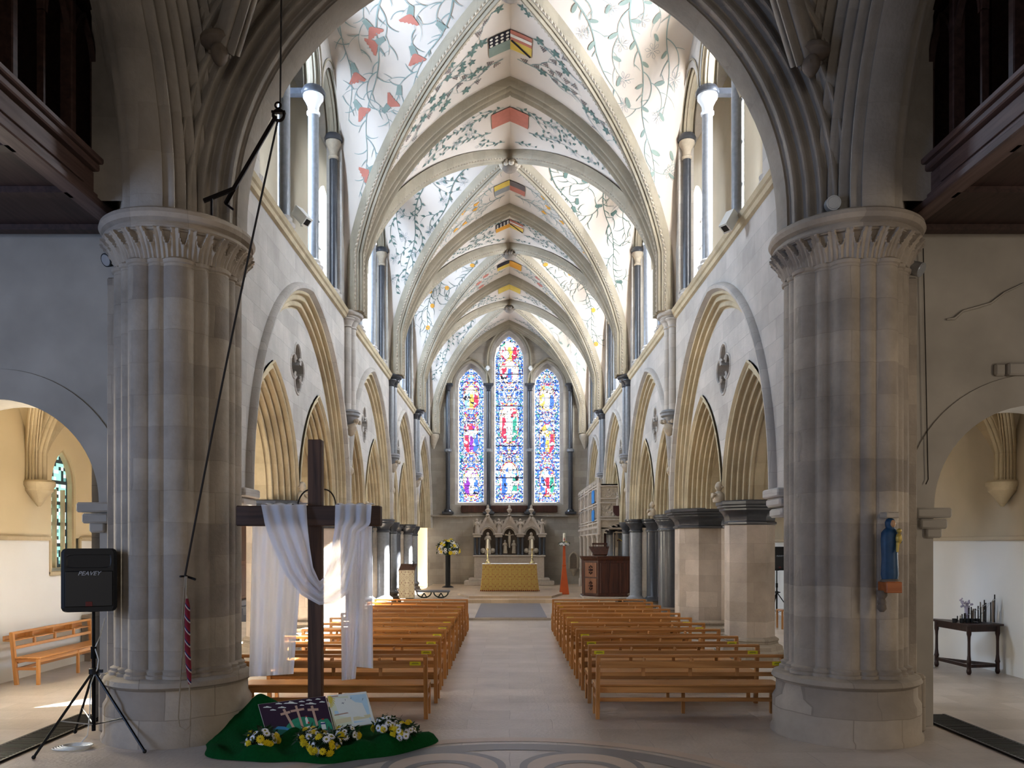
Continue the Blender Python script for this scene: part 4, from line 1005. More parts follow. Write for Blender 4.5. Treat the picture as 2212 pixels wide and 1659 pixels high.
m = MB(); m.lathe([(.03,.55),(.12,.75),(.2,.84),(.2,.88)],(2.95,YE-.02,0),14); m.build('basin', M['carve'], t, 50)
BL,WH,RD,YL,GN,PU,SK = (.06,.2,.95),(1.2,1.25,1.35),(.8,.04,.1),(1.0,.62,.1),(.05,.42,.3),(.3,.05,.5),(.95,.75,.6)
LB = (.3,.62,1.1); DK = (.008,.008,.015)
def glass(c, a, h, z0, zb, seed, figs, mid):
    R = random.Random(seed); g = MB(); g.c = []; nx = int(2*a/.023); zt = z0+h; nz = int((zt-zb)/.025)
    def mkcells(den, cs, sym):
        cell = {}
        for _ in range(int((zt-zb)*2*a*den)):
            x, z, v = R.uniform(-a,a), R.uniform(zb,zt), R.random(); cell.setdefault((int((x+9)/cs), int(z/cs)), []).append((x,z,v))
        return cell, cs
    coarse = mkcells(70,.15,0); fine = mkcells(330,.09,1)
    def near(x,z,which):
        cell, cs = which
        b1=b2=9; bv=0; I=int((x+9)/cs); J=int(z/cs)
        for i in (I-1,I,I+1):
            for j in (J-1,J,J+1):
                for v in cell.get((i,j),()):
                    d=(v[0]-x)**2+(v[1]-z)**2
                    if d<b1: b2=b1;b1=d;bv=v[2]
                    elif d<b2: b2=d
        return sqrt(b1),sqrt(b2),bv
    for i in range(nx):
        for j in range(nz):
            x0,x1=-a+2*a*i/nx,-a+2*a*(i+1)/nx; za,zc=zb+(zt-zb)*j/nz,zb+(zt-zb)*(j+1)/nz; x=(x0+x1)/2; z=(za+zc)/2
            top=z0+arch_z(a,h,0,x)
            if z > top: continue
            g.add([(c+x0,YE+.42,za),(c+x1,YE+.42,za),(c+x1,YE+.42,min(zc,top)),(c+x0,YE+.42,min(zc,top))],[(0,1,2,3)])
            infig=any((abs(x)/(a-.2))**2+((z-f[0])/f[1])**2 < 1 for f in figs) and a-abs(x) > .2
            d1,d2,v=near(x if infig else abs(x),z,coarse if infig else fine); bz=(z-zb)%.37; edge=a-abs(x) if z<z0 else min(a-abs(x), top-z)
            lead = d2-d1 < .012; ax=abs(x)
            if edge<.05: col = WH if int(z/.09)%2 else BL
            elif edge<.2: col = [BL,WH,LB,WH,BL,LB,WH,GN][int(v*7.99)]
            else:
                col = [WH,BL,WH,LB,WH,RD,WH,WH,BL,YL][int(v*9.99)]
                for fz,fh,pal in figs:
                    q=(ax/(a-.2))**2+((z-fz)/fh)**2
                    if q<1:
                        col=[WH,WH,SK,pal[0],WH,pal[1],WH,LB][int(v*7.99)]
                        if q>.86: col=RD if int(z*20)%2 else YL
                        for k,(ox,w) in enumerate(((-.22*a/.6,.1),(.02,.09),(.24*a/.6,.1))):
                            dz=z-(fz-fh*.25)
                            if abs(x-ox)<w*(1-.35*dz/fh) and -fh*.6<dz<fh*.55: col=(pal[k%len(pal)] if v<.75 else WH)
                            if (x-ox)**2+(z-(fz+fh*.42))**2<.006: col=SK
                        lead = lead and v>.4
            if mid and abs(x)<.035 and mid[0]<z<mid[1]: col=WH; lead=False
            if mid and abs(z-(mid[1]-.25))<.04 and ax<.3: col=WH; lead=False
            if bz<.03 or (lead and infig): col=DK
            elif lead and R.random()<.75: col=(.01,.03,.16)
            g.c.append(tuple(col)+(1,))
    return g
w = glass(0,.645,1.14,10.48,3.96,3,[(11.0,.5,[RD,YL]),(10.0,.55,[RD,BL,WH]),(7.6,.95,[RD,WH,GN]),(5.0,.85,[BL,WH,GN])],(7.1,8.6)).build('window_17', M['stained']); struct(w); w['label'] = 'tall central stained glass lancet in the east wall'
w = glass(-1.76,.565,.89,9.24,3.96,5,[(8.8,.55,[LB,YL,RD]),(6.9,.7,[RD,PU,BL]),(4.9,.7,[PU,WH,BL])],None).build('window_18', M['stained']); struct(w); w['label'] = 'left stained glass lancet in the east wall'
w = glass(1.76,.565,.89,9.24,3.96,8,[(8.8,.6,[YL,WH,BL]),(6.9,.7,[BL,YL,RD]),(4.9,.7,[BL,RD,GN])],None).build('window_19', M['stained']); struct(w); w['label'] = 'right stained glass lancet in the east wall'

# ================================================================== floor
m = MB(); m.box(-9.2,9.2,-12.2,37.2,-.2,0); fl = m.build('floor', M['floor']); struct(fl)
def disc(r0, r1, cx, cy, z, a0=0, a1=2*pi, n=64):
    q = MB(); v = []
    for k in range(n+1):
        a = a0+(a1-a0)*k/n; v += [(cx+r0*cos(a),cy+r0*sin(a),z),(cx+r1*cos(a),cy+r1*sin(a),z)]
    q.add(v, [(2*k,2*k+1,2*k+3,2*k+2) for k in range(n)]); return q
q = disc(2.0,2.24,.02,5.74,.004); q.build('inlay_ring', M['inlaydark'], fl)
q = disc(2.34,2.5,.02,5.74,.0035); q.build('inlay_ring', M['inlaypink'], fl)
q = disc(.0,.56,.0,7.1,.0035)
for s in (-1,1):
    q = disc(.0,.56,s*.62,7.13,.006); q.build('inlay_disc', M['inlaydark'], fl)
    q = disc(.0,.49,s*.62,7.1,.009); q.build('inlay_disc', M['inlaypink'], fl)
    q = disc(.27,.36,s*.62,6.98,.012); q.build('inlay_ring', M['inlaydark'], fl)
m = MB(); m.box(-3.5,3.5,21.0,26.3,0,.06); struct(m.build('floor_lower_step', M['floor']))
m = MB(); m.box(-.93,.99,21.15,26.1,.06,.068); o = m.build('floor_slab_panel', M['ledger']); struct(o)
m = MB(); m.bbox(-3.5,3.5,26.3,37.0,0,.18,.015); struct(m.build('floor_sanctuary', M['floorlight']))
m = MB(); m.prism([(-1.36,26.8),(1.42,26.8),(1.9,28.6),(1.9,31.2),(-1.86,31.2),(-1.86,28.6)],.18,.26); tag(m.build('altar_dais', M['floorlight'], None, off=(0,29,.18)), 'pale angled stone dais under the brocade altar', 'dais')
for sg in (-1,1):
    t = thing('floor_grating', f'dark iron heating grating set in the floor beside the {LR[sg]} pier', 'grating', (sg*4.86,7.3,0), 'heating gratings in the floor')
    m = MB()
    a,b = sorted((sg*4.68,sg*5.06)); m.box(a,b,4.6,9.3,.001,.006); m.build('trench', M['black'], t)  # black sheet under the bars stands in for the pit's shade
    m = MB()
    for k in range(94): m.box(a+.03,b-.03,4.62+k*.05,4.642+k*.05,.006,.02)
    m.build('bars', M['iron'], t)
    m = MB(); m.box(a,a+.03,4.6,9.3,.004,.022).box(b-.03,b,4.6,9.3,.004,.022); m.build('frame', M['iron'], t)

# ================================================================== benches
def make_bench():
    t = thing('wooden_bench', 'x', 'bench', (0,0,0)); L = 2.14
    for x in (0,L-.045):
        m = MB(); m.beam((x+.0225,.085,0),(x+.0225,.012,.735),.045,.05,(0,1,0)); m.build('leg', M['oaklegs'], t, off=(0,0,0)).parent = t
        m = MB(); m.bbox(x,x+.045,.37,.415,0,.37,.004); m.build('leg', M['oaklegs'], t)
        m = MB(); m.bbox(x+.008,x+.037,.07,.38,.21,.25,.003).bbox(x+.008,x+.037,.07,.38,.33,.37,.003); m.build('side_rail', M['oakY'], t)
    for x in (L/2-.02,):
        m = MB(); m.bbox(x,x+.04,.37,.41,0,.36,.004); m.build('leg', M['oaklegs'], t)
    m = MB(); m.bbox(.0,L,-.015,.035,.715,.75,.008); m.build('top_rail', M['oak'], t)
    m = MB(); m.bbox(.03,L-.03,-.125,-.105,.615,.69,.004).bbox(.03,L-.03,-.12,.03,.615,.63,.003); m.build('book_shelf', M['oak'], t)
    for k in (1,2,3):
        m = MB(); x = L*k/4; m.bbox(x-.008,x+.008,-.115,.01,.63,.722,.002); m.build('divider', M['oaklegs'], t)
        m = MB(); m.bbox(x-.02,x+.02,.015,.045,.50,.64,.003); m.build('baluster', M['oaklegs'], t)
    m = MB(); m.bbox(.03,L-.03,.02,.05,.50,.545,.004); m.build('back_rail', M['oak'], t)
    m = MB(); m.bbox(.0,L,.06,.43,.37,.395,.008); m.build('seat', M['oak'], t)
    m = MB(); m.bbox(.04,L-.04,.075,.1,.3,.37,.004).bbox(.04,L-.04,.375,.4,.31,.37,.004); m.build('seat_rail', M['oak'], t)
    m = MB(); m.bbox(.04,L-.04,.07,.1,.2,.245,.004); m.build('stretcher', M['oak'], t)
    return t
bench = make_bench()
lm = MB(); lm.box(0,.125,-.0012,0,0,.042); LAB = lm.build('yellow_label', M['label'], bench)
im = MB(); im.box(.02,.105,-.0018,-.001,.014,.02).box(.03,.095,-.0018,-.001,.025,.03); INK = im.build('lettering', M['ink'], LAB)
def add_label(b, x, white=False):
    l = LAB.copy(); C.objects.link(l); l.parent = b; l.location = (x,-.012-.113,.645)
    if not white: k = INK.copy(); C.objects.link(k); k.parent = l
    l['label'] = 'white paper label' if white else 'yellow paper label'
    if white: l.data = l.data.copy(); l.data.materials[0] = M['whitepaper']; l.name = 'white_label'
YB = [9.04+.915*k for k in range(11)]
ROW = ['front','second','third','fourth','fifth','sixth','seventh','eighth','ninth','tenth','farthest']
rlab = {0:'r',1:'lr',2:'lr',3:'l',4:'r',5:'lr',6:'l',7:'l',8:'lw',9:'lr',10:'l'}
llab = {0:'r',1:'r',2:'r',3:'r',4:'r',5:'lr',6:'lr',7:'r',8:'r',9:'r',10:'l'}
first = True
for side in (1,-1):
    for k, y in enumerate(YB):
        x = .96 if side > 0 else -.96-2.14
        if side < 0 and k == 1: x += .03
        lb = (rlab if side > 0 else llab)[k]
        ends = {'r':'yellow label at right end','l':'yellow label at left end','lr':'yellow labels at both ends','lw':'a yellow and a white label'}[lb]
        label = f'oak bench with {ends}, {"nearest" if k == 0 else ROW[k]} row {"right" if side > 0 else "left"} of the aisle'
        if first: b = bench; b.location = (x,y,0); b['label'] = label; b['group'] = 'oak benches right of the aisle'; first = False
        else: b = dup(bench, (x,y,0), 0, label, 'oak benches %s of the aisle' % ('right' if side > 0 else 'left'), skip=('yellow_label','white_label'))
        if 'l' in lb: add_label(b, .06)
        if 'r' in lb: add_label(b, 2.14-.06-.125)
        if 'w' in lb: add_label(b, 2.14-.06-.125, True)
bpy.data.objects.remove(INK); bpy.data.objects.remove(LAB)
dup(bench, (-7.12,13.45,0), -pi/2, 'oak bench standing against the white left aisle wall beside a radiator', 'bench in the left aisle', skip=('yellow_label','white_label'))

# ================================================================== cross with cloth, display
t = thing('wooden_cross', 'tall dark wooden cross with a white cloth hung over its arms', 'cross', (-2.05,8.3,0))
m = MB(); m.bbox(-2.122,-1.978,8.26,8.37,0,3.09,.008); m.build('upright', M['crosswood'], t)
a = U(515,1092,8.28); b = U(824,1134,8.28)
m = MB(); m.bbox(a.x,b.x,8.2,8.34,2.19,2.40,.01); m.build('arm', M['crosswoodX'], t)
m = MB()
for sx in (-1,1):
    m.tube([(-2.05+sx*(.07+.0*k)+sx*.13*sin(k/8*pi/2), 8.4-.05*k/8, 2.58-.19*(1-cos(k/8*pi/2))-.0) for k in range(9)], .008, 6)
    m.tube([(-2.05+sx*.2,8.35,2.40),(-2.05+sx*.24,8.3,2.415),(-2.05+sx*.22,8.24,2.40)], .008, 6)
m.build('rope_lashing', M['darkrope'], t)
def poly_at(pts, u):
    f,_ = resample(pts); return f(u)
inner = [(662,1090),(664,1133),(669,1180),(676,1225),(690,1256),(701,1246),(714,1200),(723,1140),(724,1090)]
outer = [(564,1090),(572,1133),(592,1190),(618,1245),(650,1285),(690,1307),(722,1304),(752,1282),(765,1220),(775,1150),(800,1133),(803,1090)]
inr = [(p[0]/1.0,p[1]/1.0) for p in inner]
m = MB()
def swag(u, v):
    a = poly_at(inr, u); b = poly_at(outer, u); e = sin(pi*u)
    vv = v+.02*sin(v*pi*5)*(1-e)
    px, py = a[0]+(b[0]-a[0])*vv, a[1]+(b[1]-a[1])*vv
    y = 8.165-.05*e-.035*sin(vv*pi*7+1.5*sin(u*5))*(.35+.65*e)-.02*sin(vv*17+u*9)*e
    return tuple(U(px,py,y))
m.grid(swag, 70, 60)
def tail(x0t,x1t,x0b,x1b,yt,yb0,yb1,Y,ph,nf):
    def f(u,v):
        px = (x0t+(x1t-x0t)*u)*(1-v)+(x0b+(x1b-x0b)*u)*v; py = yt*(1-v)+(yb0+(yb1-yb0)*u)*v
        y = Y+.045*sin(u*nf+ph+.6*v)*(.35+.65*v)+.02*sin(u*nf*2.3+2*ph)
        return tuple(U(px,py,y))
    return f
m.grid(tail(546,660,538,634,1100,1462,1456,8.43,.5,15), 60, 40)
m.grid(tail(735,802,738,768,1100,1470,1466,8.45,1.1,11), 40, 40)
m.grid(tail(764,803,764,806,1100,1440,1444,8.47,2.3,9), 30, 40)
for x0,x1 in ((564,662),(724,803)):
    m.grid(lambda u,v: tuple(Vector((U(x0+(x1-x0)*u,1090,8.165).x, 8.165+.27*v-.0, 2.415+.008*sin(u*22)+ .01*sin(pi*v)))), 30, 6)
cl_ = m.build('draped_cloth', M['cloth'], None, 60, off=(-2.05,8.25,2.4)); tag(cl_, 'long sheer white cloth draped in a swag over the arms of the dark cross', 'cloth')

# green baize
def gr(th):
    return (1.08 if abs(cos(th)) > 0 else 1)*1/sqrt((cos(th)/1.07)**2+(sin(th)/(.66 if sin(th) < 0 else .6))**2)*(1+.05*sin(5*th+1)+.03*sin(9*th))
def gh(x, y):
    k = .30*math.exp(-((x+2.62)/.24)**2-((y-8.28)/.2)**2)+.2*math.exp(-((x+2.0)/.6)**2-((y-8.35)/.22)**2)+.06*math.exp(-((x+1.9)/.7)**2-((y-7.85)/.3)**2)
    return k+.035*abs(sin(7*x+3*y+sin(4*y)))+.06*max(0,sin(5.5*x-4*y+1+.8*sin(3*x)))**3+.03*sin(11*x+6*y)**2
m = MB(); rows = []
for i in range(27):
    r = i/26; rows.append([])
    for j in range(96):
        th = 2*pi*j/96; R_ = gr(th)*r; x = -1.97+R_*cos(th); y = 7.98+R_*sin(th)
        e = min(1,(1-r)/.12); rows[-1].append((x, y, .006+.02*(e>0)*e+gh(x,y)*sqrt(e)))
m.ring(rows, True, False); tag(m.build('green_cloth', M['green'], None, 60, off=(-1.97,7.98,0)), 'crumpled dark green cloth spread on the floor around the foot of the cross', 'cloth')
def panel(name, label, pts, Yb, Yt, face, edge, art):
    TL,TR,BR,BL_ = [U(p[0],p[1],(Yt if k < 2 else Yb)) for k,p in enumerate(pts)]
    n = (TR-TL).cross(BL_-TL).normalized(); n = -n if n.y > 0 else n
    t = thing(name, label, 'picture board', (TL+BR)/2)
    m = MB(); vs = [TL,TR,BR,BL_]; m.ring([[v-n*.022 for v in vs],[v for v in vs]]); m.build('board', edge, t)
    m = MB(); cc = (TL+TR+BR+BL_)/4; m.ring([[v+(cc-v)*.012+n*.0004 for v in vs],[v+(cc-v)*.012+n*.002 for v in vs]]); m.build('sheet', face, t)
    def mp(x, y, k=1):       # artwork coordinates in the zoomed crop of the photograph
        z = [(540+p[0]/5.82,1480+p[1]/5.82) for p in art['c']]
        ex = (art['c'][1][0]-art['c'][0][0], art['c'][1][1]-art['c'][0][1]); ey = (art['c'][3][0]-art['c'][0][0], art['c'][3][1]-art['c'][0][1])
        dx, dy = x-art['c'][0][0], y-art['c'][0][1]; D = ex[0]*ey[1]-ex[1]*ey[0]
        u = (dx*ey[1]-dy*ey[0])/D; v = (ex[0]*dy-ex[1]*dx)/D; u = min(.985,max(.012,u)); v = min(.985,max(.012,v))
        P = (TL*(1-u)+TR*u)*(1-v)+(BL_*(1-u)+BR*u)*v; return P+n*(.002+.0012*k)
    for nm, mt, k, polys in art['s']:
        m = MB()
        for p in polys:
            c = (sum(a for a,_ in p)/len(p), sum(b for _,b in p)/len(p)); V = [mp(a,b,k) for a,b in p]+[mp(c[0],c[1],k)]
            m.add(V, [(i,(i+1)%len(p),len(p)) for i in range(len(p))])
        m.build(nm, mt, t)
    return t
def cloud(x,y,w): return [(x-w,y+8),(x-w*.7,y-4),(x-w*.3,y-6),(x-w*.1,y-14*w/50),(x+w*.3,y-10*w/50),(x+w*.6,y-4),(x+w,y),(x+w*.9,y+8)]
def bar(x0,y0,x1,y1,w):
    L = hypot(x1-x0,y1-y0); nx, ny = -(y1-y0)/L*w/2, (x1-x0)/L*w/2; return [(x0+nx,y0+ny),(x1+nx,y1+ny),(x1-nx,y1-ny),(x0-nx,y0-ny)]
cl1 = [cloud(245,280,52),cloud(385,235,42),cloud(525,230,88),cloud(660,210,38),cloud(748,192,38),cloud(855,180,32),cloud(903,217,36),cloud(765,240,70),cloud(660,257,28),cloud(420,285,52),cloud(312,316,38)]
A1 = dict(c=[(135,240),(945,140),(1055,565),(220,670)], s=[
 ('hill', M['hill'], 1, [[(440,560),(470,510),(540,440),(620,410),(700,405),(780,420),(830,470),(860,560),(600,610)],[(830,470),(880,435),(960,430),(1030,490),(1052,560),(840,580)]]),
 ('water', M['blueink'], 2, [[(300,560),(360,525),(440,530),(560,590),(600,625),(440,640),(320,640)]]),
 ('meadow', plain('dark_green_paint','1f5a44',.8), 3, [[(200,580),(320,560),(450,570),(580,615),(590,630),(225,668)]]),
 ('cloud', M['whitepaper'], 2, cl1),
 ('paper_cross', M['tan'], 4, [bar(555,565,440,308,30),bar(400,378,515,345,30),bar(662,565,588,265,28),bar(522,338,685,308,28),bar(832,520,778,268,30),bar(725,320,855,315,30)]),
 ('figure', M['whitepaper'], 5, [[(690,430),(705,405),(720,430),(735,490),(700,500)],[(875,475),(925,475),(940,560),(885,570)],[(680,540),(740,520),(745,550),(690,570)]]),
 ('red_detail', M['redp'], 6, [[(690,405),(705,395),(720,405),(712,415)],[(720,470),(742,475),(738,498),(722,494)],[(885,435),(915,430),(920,445),(888,448)]]),
 ('blue_scarf', plain('navy_paper','2a3568',.8), 6, [[(870,490),(930,482),(932,500),(872,506)]])])
panel('picture_board', 'maroon collage board with three paper crosses and white clouds below the wooden cross', [(557,1521.5),(703,1503.5),(722,1577),(578,1594.5)], 7.86, 8.1, M['maroon'], M['card'], A1)
rays = [bar(985,150,1000+60*cos(a),150+110*sin(a)+30,9) for a in (.0,.3,.6,.9,1.2,1.5)]
A2 = dict(c=[(950,130),(1465,75),(1570,485),(1065,565)], s=[
 ('drawing', M['cardpale'], 1, [[(985,160),(1225,135),(1285,500),(1075,540)]]), ('sea_drawing', M['lightblue'], 1, [[(1250,130),(1460,108),(1530,465),(1310,495)],[(1050,330),(1265,280),(1272,345),(1060,372)]]),
 ('sun', M['sunp'], 2, [[(960,145),(1000,135),(1030,175),(1010,235),(975,220)]]), ('sun_ray', M['sunp'], 3, rays),
 ('brown_band', plain('brown_crayon','a8836a',.8), 2, [bar(1055,385,1275,352,14),bar(1000,150,1100,138,12)]), ('sand', plain('sand_crayon','d4c99a',.8), 2, [bar(1300,440,1520,410,45),bar(1075,470,1270,440,60)]),
 ('bird', plain('dark_crayon','55585f',.8), 3, [bar(1150,220,1175,245,5),bar(1145,240,1180,225,5),bar(1190,180,1195,200,5),bar(1260,180,1275,160,5),bar(1415,200,1425,170,5)])])
panel('picture_board', 'pale crayon drawing board with a yellow sun standing beside the maroon board', [(706,1502.5),(791,1493.5),(811,1562),(724,1577)], 7.9, 8.1, M['whitepaper'], M['card'], A2)

# flowers
dm = MB()
for k in range(14):
    a = 2*pi*k/14; dm.add([(.006*cos(a-.2),.006*sin(a-.2),.002),(.02*cos(a-.2),.02*sin(a-.2),.005),(.031*cos(a),.031*sin(a),.001),(.02*cos(a+.2),.02*sin(a+.2),.005),(.006*cos(a+.2),.006*sin(a+.2),.002)],[(0,1,2,3,4)])
DAISY = dm.build('daisy', M['petal']); ce = MB(); ce.ball((0,0,.004),.009,8,6,1,1,.7); DC = ce.build('flower_centre', plain('flower_eye','8d8420',.7))
pm = MB()
for l in range(4):
    for k in range(12):
        a = 2*pi*k/12+l*.26; r = .034-.007*l; z = .004+.006*l
        pm.add([(.004*cos(a-.2),.004*sin(a-.2),z+.004),(r*.7*cos(a-.22),r*.7*sin(a-.22),z+.002),(r*cos(a),r*sin(a),z+.004),(r*.7*cos(a+.22),r*.7*sin(a+.22),z+.002)],[(0,1,2,3)])
POM = pm.build('yellow_bloom', M['yellow'])
LEAFM = MB(); LEAFM.add([(0,0,0),(.03,.014,.004),(.07,.012,0),(.1,0,-.01),(.07,-.012,0),(.03,-.014,.004)],[(0,1,2,3,4,5)])
def arrangement(name, label, c, r, nb, seed, rz=.8, sc=1.0, front=True, group=None, ybias=.4):
    R = random.Random(seed); t = thing(name, label, 'flowers', (c[0],c[1],c[2]), group)
    lf = MB()
    for k in range(int(nb*14)):
        a = R.uniform(0,2*pi); e = R.uniform(-.2,1.2); rr = r*R.uniform(.35,1.02); b = Vector((rr*cos(a)*cos(e), rr*sin(a)*cos(e), rr*sin(e)*rz))
        mt = Matrix.Rotation(R.uniform(0,6.3),3,'Z') @ Matrix.Rotation(R.uniform(-1,1),3,'Y') @ Matrix.Rotation(R.uniform(-1,1),3,'X')
        lf.add([mt@(Vector(v)*sc*.62)+b+Vector(c) for v in LEAFM.v], LEAFM.f)
    lf.ball(c, r*.55, 14, 8, 1, 1, rz); lf.build('foliage', M['leaf'], t)
    for k in range(nb):
        for _ in range(20):
            a = R.uniform(pi,2*pi) if (front and R.random() < .8) else R.uniform(0,2*pi); e = math.asin(R.uniform(-.25,1))
            break
        d = Vector((cos(a)*cos(e), sin(a)*cos(e), sin(e))); p = Vector((d.x*r, d.y*r, d.z*r*rz))*R.uniform(.85,1.08)
        yl = R.random() < ybias; o = (POM if yl else DAISY).copy(); C.objects.link(o); o.parent = t; o.location = p
        q = d.to_track_quat('Z','X'); o.rotation_mode = 'QUATERNION'; o.rotation_quaternion = q; s = sc*R.uniform(.85,1.2); o.scale = (s,s,s)
        if not yl: e_ = DC.copy(); C.objects.link(e_); e_.parent = o
    return t
ga = 'flower arrangements at the foot of the cross'
def G(px,py,Y): p = U(px,py,Y); return (p.x,p.y,p.z)
arrangement('flower_arrangement','low bunch of yellow and white flowers at the front left corner of the green cloth',G(567,1603,7.6),.155,22,1,.85,1.25,group=ga,ybias=.5)
arrangement('flower_arrangement','largest bunch of white and yellow flowers in front of the maroon board',G(672,1596,7.55),.13,18,2,.8,1.2,group=ga,ybias=.42)
arrangement('flower_arrangement','bunch of white and yellow flowers spilling on the green cloth, lowest of the four',G(703,1614,7.42),.145,22,12,.9,1.2,group=ga,ybias=.4)
arrangement('flower_arrangement','small bunch of mostly white flowers under the corner between the two boards',G(747,1590,7.7),.13,18,3,.7,1.15,group=ga,ybias=.22)
arrangement('flower_arrangement','bunch of yellow and white flowers to the right of the pale board',G(838,1569,7.85),.13,20,4,.8,1.2,group=ga,ybias=.45)
arrangement('flower_arrangement','rightmost bunch of yellow and white flowers trailing over the green cloth',G(873,1584,7.8),.13,18,14,.8,1.2,group=ga,ybias=.5)
# ================================================================== speakers
def txt(s, size, loc, rot_, mt, parent, ext=.001, shear=0, name='lettering'):
    cu = bpy.data.curves.new('t','FONT'); cu.body = s; cu.size = size; cu.extrude = ext; cu.align_x = 'CENTER'; cu.align_y = 'CENTER'; cu.shear = shear
    o = bpy.data.objects.new('t', cu); C.objects.link(o); bpy.context.view_layer.update()
    me = bpy.data.meshes.new_from_object(o.evaluated_get(bpy.context.evaluated_depsgraph_get())); bpy.data.objects.remove(o)
    me.materials.clear(); me.materials.append(mt); o = bpy.data.objects.new(name, me); C.objects.link(o); o.parent = parent; o.location = loc; o.rotation_euler = rot_; return o
logo = plain('silver_logo','9aa0ac',.3,.3)
def speaker(x, y, z0, label, rz, light=False):
    t = thing('loudspeaker', label, 'speaker', (x,y,z0)); w, h, d = .245, .62, .17
    def sect(k): return [(-w*k,-d),(w*k,-d),(w*k*.72,d),(-w*k*.72,d)]
    m = MB(); rows = []
    prof = []
    for zz, k in ((0,.86),(.012,.94),(.04,1),(h-.04,1),(h-.012,.94),(h,.86)):
        rows.append([(a,b,zz) for a,b in [(-w*k+.03,-d),(w*k-.03,-d),(w*k,-d+.03),(w*k*.75,d-.02),(w*k*.7,d),(-w*k*.7,d),(-w*k*.75,d-.02),(-w*k,-d+.03)]])
    m.ring(rows); o = m.build('cabinet', M['black'], t, off=(0,0,0)); o.parent = t; o.location = (0,0,0)
    def kid(mb, name, mt, par=None, sm=None): o = mb.build(name, mt, None, sm); o.parent = par or t; return o
    m = MB(); m.bbox(-w+.035,w-.035,-d-.012,-d+.0,.05,.40,.008); g = kid(m,'grille', M['mesh'])
    m = MB(); m.grid(lambda u,v: ((u-.5)*2*(w-.05), -d-.004+.05*(1-(2*u-1)**2)*(1-(2*v-1)**2)-.0, .43+.13*v), 12, 8); kid(m,'horn', M['mesh'])
    m = MB(); m.bbox(-.03,.03,-d-.016,-d-.01,.055,.1,.002); kid(m,'badge', plain('red_badge','5a1d1a',.5))
    txt('PEAVEY', .058, (0,-d-.014,.375), (pi/2,0,0), logo, t, .0008, .35, 'brand_lettering')
    t.rotation_euler = (0,0,rz); return t
def stand(x, y, h, label, feet, rz=0):
    t = thing('speaker_stand', label, 'stand', (x,y,0))
    m = MB(); m.lathe([(.019,.14),(.019,.9)],(x,y,0),12).lathe([(.028,.86),(.028,.98)],(x,y,0),12); m.build('pole', M['blackmetal'], t, 40)
    m = MB(); m.lathe([(.015,.9),(.015,h)],(x,y,0),12).lathe([(.06,h-.01),(.06,h)],(x,y,0),12); m.build('upper_pole', M['blackmetal'], t, 40)
    m = MB(); m.lathe([(.03,.70),(.045,.71),(.045,.76),(.03,.77)],(x,y,0),12); m.beam((x+.04,y,.735),(x+.09,y,.735),.02,.03); m.build('collar', M['black'], t, 40)
    for fx, fy in feet:
        m = MB(); m.tube([(x,y,.74),(fx,fy,.02)], .013, 8); l = m.build('leg', M['blackmetal'], t, 40)
        m = MB(); m.ball((fx,fy,.02),.02,8,6); m.build('rubber_foot', M['black'], l, 40)
        m = MB(); m.tube([(x,y,.2),(x+(fx-x)*.6,y+(fy-y)*.6,.31)], .006, 6); m.build('brace', M['steel'] if fx < x-.1 else M['blackmetal'], t, 40)
    return t
sx = U(208,1176,8.0).x
stand(sx, 7.95, 1.34, 'black tripod speaker stand in front of the left crossing pier', [(-3.52,7.62),(U(73,1640,7.41).x,7.41),(-4.62,8.42)])
speaker(sx-.03, 7.95, 1.34, 'black loudspeaker with rounded corners on a tripod in front of the left pier', .40)
rx = U(1678,1176,21).x
stand(rx, 21, 1.32, 'distant black speaker stand in the right aisle behind the octagonal pier', [(rx-.42,20.7),(rx+.42,20.7),(rx,21.45)])
speaker(rx, 21, 1.32, 'small distant black loudspeaker in the right aisle seen between the piers', .1)
m = MB(); m.tube([tuple(U(*q)) for q in ((227,1335,8.05),(218,1370,8.0),(205,1400,7.94),(213,1425,7.92),(210,1445,7.93),(202,1462,7.93))]+[(sx-.02,7.93,.6),(sx-.03,7.93,.3),(sx-.05,7.93,.1),(sx-.12,7.9,.01)], .006, 6)
for k in range(5):
    m.tube([(sx-.14+.17*cos(a)*(1-.04*k)+.015*k, 7.78+.09*sin(a)+.006*k, .01+.006*k) for a in [2*pi*j/28 for j in range(28)]], .006, 6, True)
tag(m.build('white_cable', M['whiteplastic'], None, 50, off=(sx,7.8,0)), 'white cable hanging from the left speaker and coiled on the floor', 'cable')

# bell rope, bracket, pulley
BR = U(402,1245,7.8)
t = thing('pulley_bracket', 'bent wrought iron bar with a pulley on top of the left crossing pier capital', 'bracket', U(470,430,7.9))
m = MB(); A = U(440,434,7.85); B = U(505,408,7.95); Cc = U(596,252,8.05); m.beam(A,B,.035,.035); m.beam(B,Cc,.035,.035); D_ = U(487,440,8.05); m.beam(D_,B,.03,.03); m.beam(A+Vector((.08,0,.02)),A+Vector((.08,0,-.14)),.02,.02); m.beam(D_,D_+Vector((.08,0,-.06)),.02,.02); m.build('iron_bar', M['iron'], t)
m = MB(); pc_ = U(602,249,8.05); m.tube([(pc_.x+.055*cos(a),pc_.y,pc_.z+.055*sin(a)) for a in [2*pi*j/20 for j in range(20)]], .016, 8, True); m.tube([(pc_.x+.03*cos(a),pc_.y-.02,pc_.z+.09+.03*sin(a)) for a in [2*pi*j/14 for j in range(14)]], .01, 6, True); m.beam(pc_+Vector((-.07,0,.03)),pc_+Vector((.07,0,.03)),.04,.02); m.build('pulley', M['iron'], t, 50)
